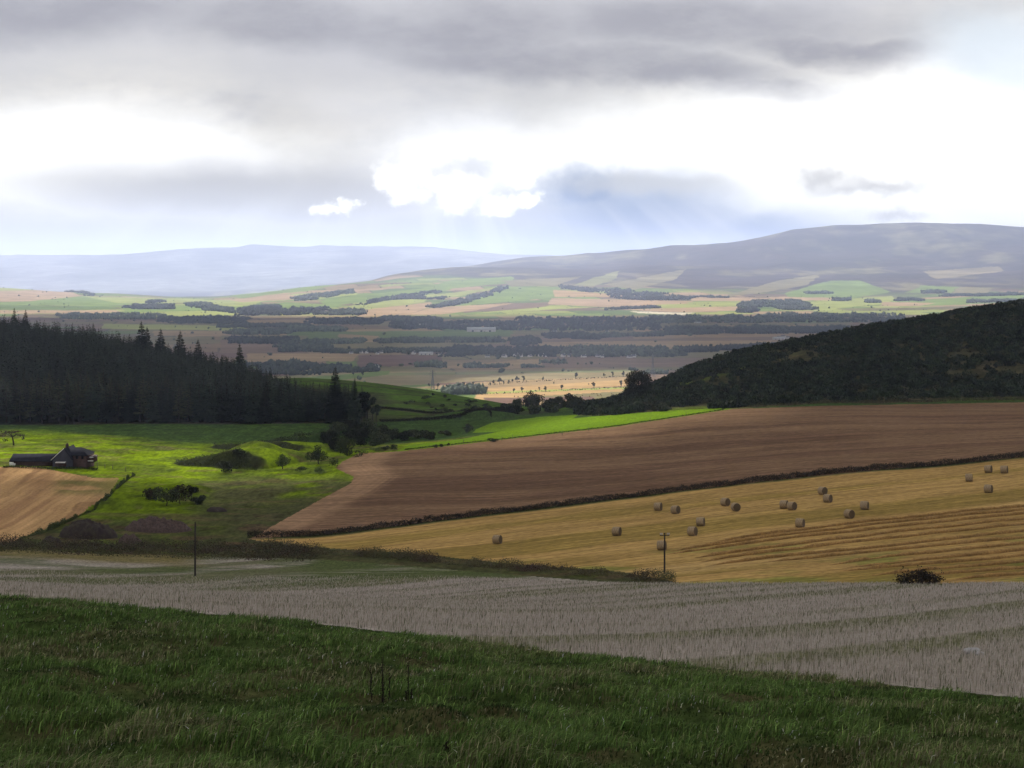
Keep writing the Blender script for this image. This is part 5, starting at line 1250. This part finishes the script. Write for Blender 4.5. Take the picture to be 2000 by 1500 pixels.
# every column of cloud lies along the sun's direction, so a gap stays open to the sun through the cloud's depth
kb = (nb - HB) / SDIR[2]; B = np.stack([XA + SDIR[0] * kb, YA + SDIR[1] * kb, nb], -1)
kt = tk / SDIR[2]; Tp = B + SDIR * kt[..., None]
V = np.concatenate([B.reshape(-1, 3), Tp.reshape(-1, 3)]); ii = np.arange(nx * ny).reshape(nx, ny); N0 = nx * ny
q = np.stack([ii[:-1, :-1], ii[:-1, 1:], ii[1:, 1:], ii[1:, :-1]], -1)
faces = [q[keep], q[keep][:, ::-1] + N0]
kp = np.pad(keep, 1)
for (dx, dy, e0, e1) in ((-1, 0, 0, 1), (1, 0, 2, 3), (0, 1, 1, 2), (0, -1, 3, 0)):
    nbk = kp[1 + dx:1 + dx + keep.shape[0], 1 + dy:1 + dy + keep.shape[1]]
    ed = q[keep & ~nbk]; faces.append(np.stack([ed[:, e1], ed[:, e0], ed[:, e0] + N0, ed[:, e1] + N0], -1))
fa = np.concatenate(faces); u, inv = np.unique(fa.ravel(), return_inverse=True)
cm = bpy.data.materials.new('unseen_cloud'); cm.use_nodes = True; nt = cm.node_tree; nt.nodes.clear()
out = nt.nodes.new('ShaderNodeOutputMaterial'); a = nt.nodes.new('ShaderNodeBsdfTranslucent'); b = nt.nodes.new('ShaderNodeBsdfDiffuse'); mx = nt.nodes.new('ShaderNodeMixShader'); mx.inputs[0].default_value = .35
n_ = noise(nt, mapping(nt, posn(nt), 0, (.002, .002, .002)), 1.0, 4); c_ = mixc(nt, (.80, .80, .82), (.90, .89, .89), n_)
nt.links.new(c_, a.inputs[0]); nt.links.new(c_, b.inputs[0]); nt.links.new(a.outputs[0], mx.inputs[1]); nt.links.new(b.outputs[0], mx.inputs[2]); nt.links.new(mx.outputs[0], out.inputs[0])
o = link('unseen_cloud_cover', mesh_np('unseen_cloud_cover', V[u], inv.reshape(-1, 4), cm, smooth=True)); tag(o, 'unseen cloud sheet added overhead, its gaps shaped to light the fields', 'clouds', kind='stuff')

# ------------------------------------------------------------------ sky
w = bpy.data.worlds.new('World'); sc.world = w; w.use_nodes = True; nt = w.node_tree; nt.nodes.clear()
out = nt.nodes.new('ShaderNodeOutputWorld'); bg1 = nt.nodes.new('ShaderNodeBackground'); bg2 = nt.nodes.new('ShaderNodeBackground'); mxs = nt.nodes.new('ShaderNodeMixShader')
sky = nt.nodes.new('ShaderNodeTexSky'); sky.sky_type = 'NISHITA'; sky.sun_disc = False; sky.sun_elevation = SUN_EL; sky.sun_rotation = SUN_AZ; sky.air_density = 1.0; sky.dust_density = 1.0
nt.links.new(sky.outputs[0], bg1.inputs[0]); bg1.inputs[1].default_value = .10
def MN(op, a, b=None, c=None):
    n = nt.nodes.new('ShaderNodeMath'); n.operation = op
    for i, v in enumerate((a, b, c)):
        if v is None: continue
        if isinstance(v, bpy.types.NodeSocket): nt.links.new(v, n.inputs[i])
        else: n.inputs[i].default_value = v
    return n.outputs[0]
dirv = nt.nodes.new('ShaderNodeTexCoord').outputs['Generated']
sx = nt.nodes.new('ShaderNodeSeparateXYZ'); nt.links.new(dirv, sx.inputs[0])
Yc = MN('MAXIMUM', sx.outputs['Y'], .12)
# angular coordinates of the sky, in hundredths of the frame
U = MN('MULTIPLY_ADD', MN('DIVIDE', sx.outputs['X'], Yc), 27.47, 10.0)
Vv = MN('MULTIPLY_ADD', MN('DIVIDE', sx.outputs['Z'], Yc), -27.47, 5.3)
def vec(a, b): 
    c = nt.nodes.new('ShaderNodeCombineXYZ'); nt.links.new(a, c.inputs[0]); nt.links.new(b, c.inputs[1]); return c.outputs[0]
UV = vec(U, Vv)
def nz(scale, st=(1, 1, 1), detail=6, rough=.55, off=0.0):
    mp_ = nt.nodes.new('ShaderNodeMapping'); mp_.inputs['Scale'].default_value = st; mp_.inputs['Location'].default_value = (off, off * 1.7, off * .3); nt.links.new(UV, mp_.inputs['Vector']); return noise(nt, mp_.outputs[0], scale, detail, rough)
def warp(amp, sc_, st=(1, 1, 1), detail=6, off=3.0):
    a = MN('MULTIPLY_ADD', nz(sc_, st, detail, .6, off), amp, -amp / 2); b = MN('MULTIPLY_ADD', nz(sc_, st, detail, .6, off + 5.2), amp, -amp / 2)
    return MN('ADD', U, a), MN('ADD', Vv, MN('MULTIPLY', b, .55))
W1 = warp(2.4, .5, (.6, 1, 1), 9); W2 = warp(.85, 1.6, (1, 1, 1)); W3 = warp(1.7, .7, (.5, 1, 1), 7, 9.0); W4 = warp(1.25, 1.9, (1, 1.2, 1), 10, 14.0)
def ell(cx, cy, rx, ry, soft, W=W1, rot=0.0):
    """soft edged ellipse mask"""
    du = MN('SUBTRACT', W[0], cx); dv = MN('SUBTRACT', W[1], cy)
    if rot:
        c, s = cos(rot), sin(rot); du, dv = MN('ADD', MN('MULTIPLY', du, c), MN('MULTIPLY', dv, s)), MN('SUBTRACT', MN('MULTIPLY', dv, c), MN('MULTIPLY', du, s))
    a = MN('DIVIDE', du, rx); b = MN('DIVIDE', dv, ry)
    r = MN('SQRT', MN('ADD', MN('MULTIPLY', a, a), MN('MULTIPLY', b, b)))
    return ramp(nt, r, 1 - soft, 1 + soft, 1.0, 0.0)
def fmax(l):
    r = l[0]
    for x in l[1:]: r = MN('MAXIMUM', r, x)
    return r
WHITE = (1.15, 1.15, 1.13)
# base: thin bright veil
c = mixc(nt, WHITE, (.80, .82, .86), ramp(nt, nz(.35, (.4, 1, 1), 4, .5, 20), .55, .75, 0, .5))
# grey middle bank on the left, and the pale veil above the far range
c = mixc(nt, c, (.55, .56, .605), MN('MULTIPLY', fmax([ell(4.4, 3.8, 3.6, .62, .8, W3), ell(6.6, 3.95, 2.6, .75, .8, W3), MN('MULTIPLY', ell(2.0, 4.6, 7.5, .55, .7, W3), .9), ell(8.6, 4.6, 3.6, .75, .8, W3)]), .92))
# blue opening towards the right
bl = MN('MULTIPLY', fmax([ell(12.6, 4.35, 2.3, .78, .8, W3, .08), ell(11.5, 3.75, 1.0, .42, .9, W4), ell(14.6, 4.55, 1.9, .5, .9, W3), ell(11.4, 4.75, 2.4, .5, .9, W3)]), .92)
c = mixc(nt, c, (.235, .335, .54), bl)
bl2 = ell(11.4, 3.72, .75, .24, .6, W2); c = mixc(nt, c, (.13, .25, .56), MN('MULTIPLY', bl2, .12))
# diffuse light falling left of the opening
c = mixc(nt, c, (.50, .52, .58), MN('MULTIPLY', ell(9.9, 4.75, .55, .9, .9, W3, .35), .45))
c = mixc(nt, c, (.62, .64, .68), MN('MULTIPLY', ell(12.6, 3.6, 1.5, .18, .7, W2), .75))
# shafts of light fanning down from the break in the cloud
ang = MN('ARCTAN2', MN('SUBTRACT', U, 8.2), MN('SUBTRACT', Vv, .3)); an = nt.nodes.new('ShaderNodeTexNoise'); an.noise_dimensions = '1D'; an.inputs['Scale'].default_value = 5.0; an.inputs['Detail'].default_value = 3
nt.links.new(ang, an.inputs['W'])
c = mixc(nt, c, (.80, .82, .88), MN('MULTIPLY', MN('MULTIPLY', ramp(nt, an.outputs['Fac'], .45, .7), ramp(nt, Vv, 3.7, 4.3)), .55))
# cumulus heads
cu = fmax([ell(x_, y_, a_, b_, a_ * 0 + .45, W4) for x_, y_, a_, b_ in [(7.55, 3.45, .34, .32), (8.05, 3.35, .40, .34), (7.9, 3.75, .36, .24), (8.9, 3.92, .32, .2), (9.25, 3.62, .36, .24), (9.75, 4.0, .36, .16), (10.3, 3.93, .28, .17), (6.4, 4.1, .24, .12), (6.8, 4.02, .2, .14), (10.2, 3.5, .22, .14), (8.55, 3.6, .25, .2)]])
c = mixc(nt, c, (1.2, 1.2, 1.18), cu)
c = mixc(nt, c, (.40, .44, .52), MN('MULTIPLY', fmax([ell(9.25, 3.22, .42, .16, .9, W4)]), .5))
# small grey cloud on the right
c = mixc(nt, c, (.42, .425, .455), MN('MULTIPLY', fmax([ell(16.1, 3.5, .42, .26, .8, W4), ell(16.9, 3.68, .95, .12, .9, W4, -.06), ell(17.5, 4.2, .5, .12, .9, W4)]), .6))
c = mixc(nt, c, (.9, .9, .9), MN('MULTIPLY', ell(16.6, 3.55, .3, .12, .6, W2), .9))
# the big grey sheet across the top
fc = nt.nodes.new('ShaderNodeFloatCurve'); cv = fc.mapping.curves[0]
pts = [(0, .62), (.10, .62), (.2, .66), (.27, .75), (.33, .77), (.42, .72), (.53, .66), (.65, .60), (.78, .545), (.85, .47), (.93, .38), (1, .30)]
while len(cv.points) < len(pts): cv.points.new(.5, .5)
for pnt, (a_, b_) in zip(cv.points, pts): pnt.location = (a_, b_); pnt.handle_type = 'AUTO'
fc.mapping.update(); nt.links.new(MN('MULTIPLY', W1[0], .05), fc.inputs['Value'])
edge = MN('MULTIPLY_ADD', fc.outputs[0], 5.0, -.6)                 # row of the lower edge
dep = MN('SUBTRACT', edge, W1[1])
gm = ramp(nt, dep, -.5, .95)
st1 = nz(.5, (.34, 1, 1), 9, .66, 30); st2 = nz(1.1, (.4, 1, 1), 9, .68, 37)
light = mixc(nt, (.66, .64, .605), (.53, .53, .53), ramp(nt, st1, .35, .65))
light = mixc(nt, light, (.47, .47, .495), ramp(nt, dep, .4, 2.4))
dk = fmax([ell(11.5, 1.25, 4.2, .42, .55, W1, .09), ell(15.0, 1.72, 1.6, .2, .6, W3, .03), ell(5.4, .45, 2.0, .55, .6, W1), ell(16.6, .95, 2.6, .32, .6, W1, .12), ell(9.0, .5, 3.0, .5, .7, W1), ell(1.2, .1, 2.5, .6, .7, W1), ell(13.5, .5, 3.5, .5, .7, W1)])
light = mixc(nt, light, (.275, .275, .31), MN('MULTIPLY', dk, ramp(nt, st2, .3, .7, .55, 1.0)))
light = mixc(nt, light, (.41, .41, .44), MN('MULTIPLY', ramp(nt, st2, .5, .72), .45))
c = mixc(nt, c, light, gm)
c = mixc(nt, c, (.52, .60, .68), MN('MULTIPLY', ell(19.8, 1.1, 1.6, .8, .7, W1), .7))
# away from the view: even broken overcast; below the horizon: dark land
c = mixc(nt, c, (.36, .38, .43), ramp(nt, sx.outputs['Y'], .45, -.1))
c = mixc(nt, c, (.04, .045, .035), ramp(nt, sx.outputs['Z'], -.02, -.05))
nt.links.new(c, bg2.inputs[0]); bg2.inputs[1].default_value = .82
# openings behind and overhead show the clear sky
clr = MN('MULTIPLY', ramp(nt, noise(nt, dirv, 2.2, 4), .5, .62), ramp(nt, sx.outputs['Z'], .30, .42))
nt.links.new(MN('SUBTRACT', 1.0, clr), mxs.inputs[0]); nt.links.new(bg1.outputs[0], mxs.inputs[1]); nt.links.new(bg2.outputs[0], mxs.inputs[2]); nt.links.new(mxs.outputs[0], out.inputs[0])
w.cycles.sampling_method = 'MANUAL'; w.cycles.sample_map_resolution = 1024

ld = bpy.data.lights.new('sun', 'SUN'); ld.energy = 5.0; ld.angle = R(.4); ld.color = (1.0, .93, .82)
so = bpy.data.objects.new('sun', ld); col.objects.link(so); so.location = (0, 0, 60)
so.rotation_euler = (pi / 2 - SUN_EL, 0, -SUN_AZ + pi)     # light travels from SDIR towards the origin
from mathutils import Vector
so.rotation_euler = Vector(-SDIR).to_track_quat('-Z', 'Y').to_euler()

cd = bpy.data.cameras.new('camera'); cam = bpy.data.objects.new('camera', cd); col.objects.link(cam); sc.camera = cam
cam.location = (0, 0, 0); cam.rotation_euler = (pi / 2, 0, 0)
cd.sensor_width = 36; cd.lens = 36 * F / 2000; cd.shift_y = -(750 - HOR) / 2000; cd.clip_start = .1; cd.clip_end = 60000

sc.view_settings.view_transform = 'Standard'; sc.view_settings.look = 'None'; sc.view_settings.gamma = 1; sc.view_settings.exposure = 0.9
sc.render.engine = 'CYCLES'; cy_ = sc.cycles
cy_.max_bounces = 6; cy_.diffuse_bounces = 4; cy_.glossy_bounces = 1; cy_.transmission_bounces = 2; cy_.volume_bounces = 1; cy_.transparent_max_bounces = 8
cy_.use_denoising = True; cy_.sample_clamp_indirect = 4.0; cy_.caustics_reflective = False; cy_.caustics_refractive = False
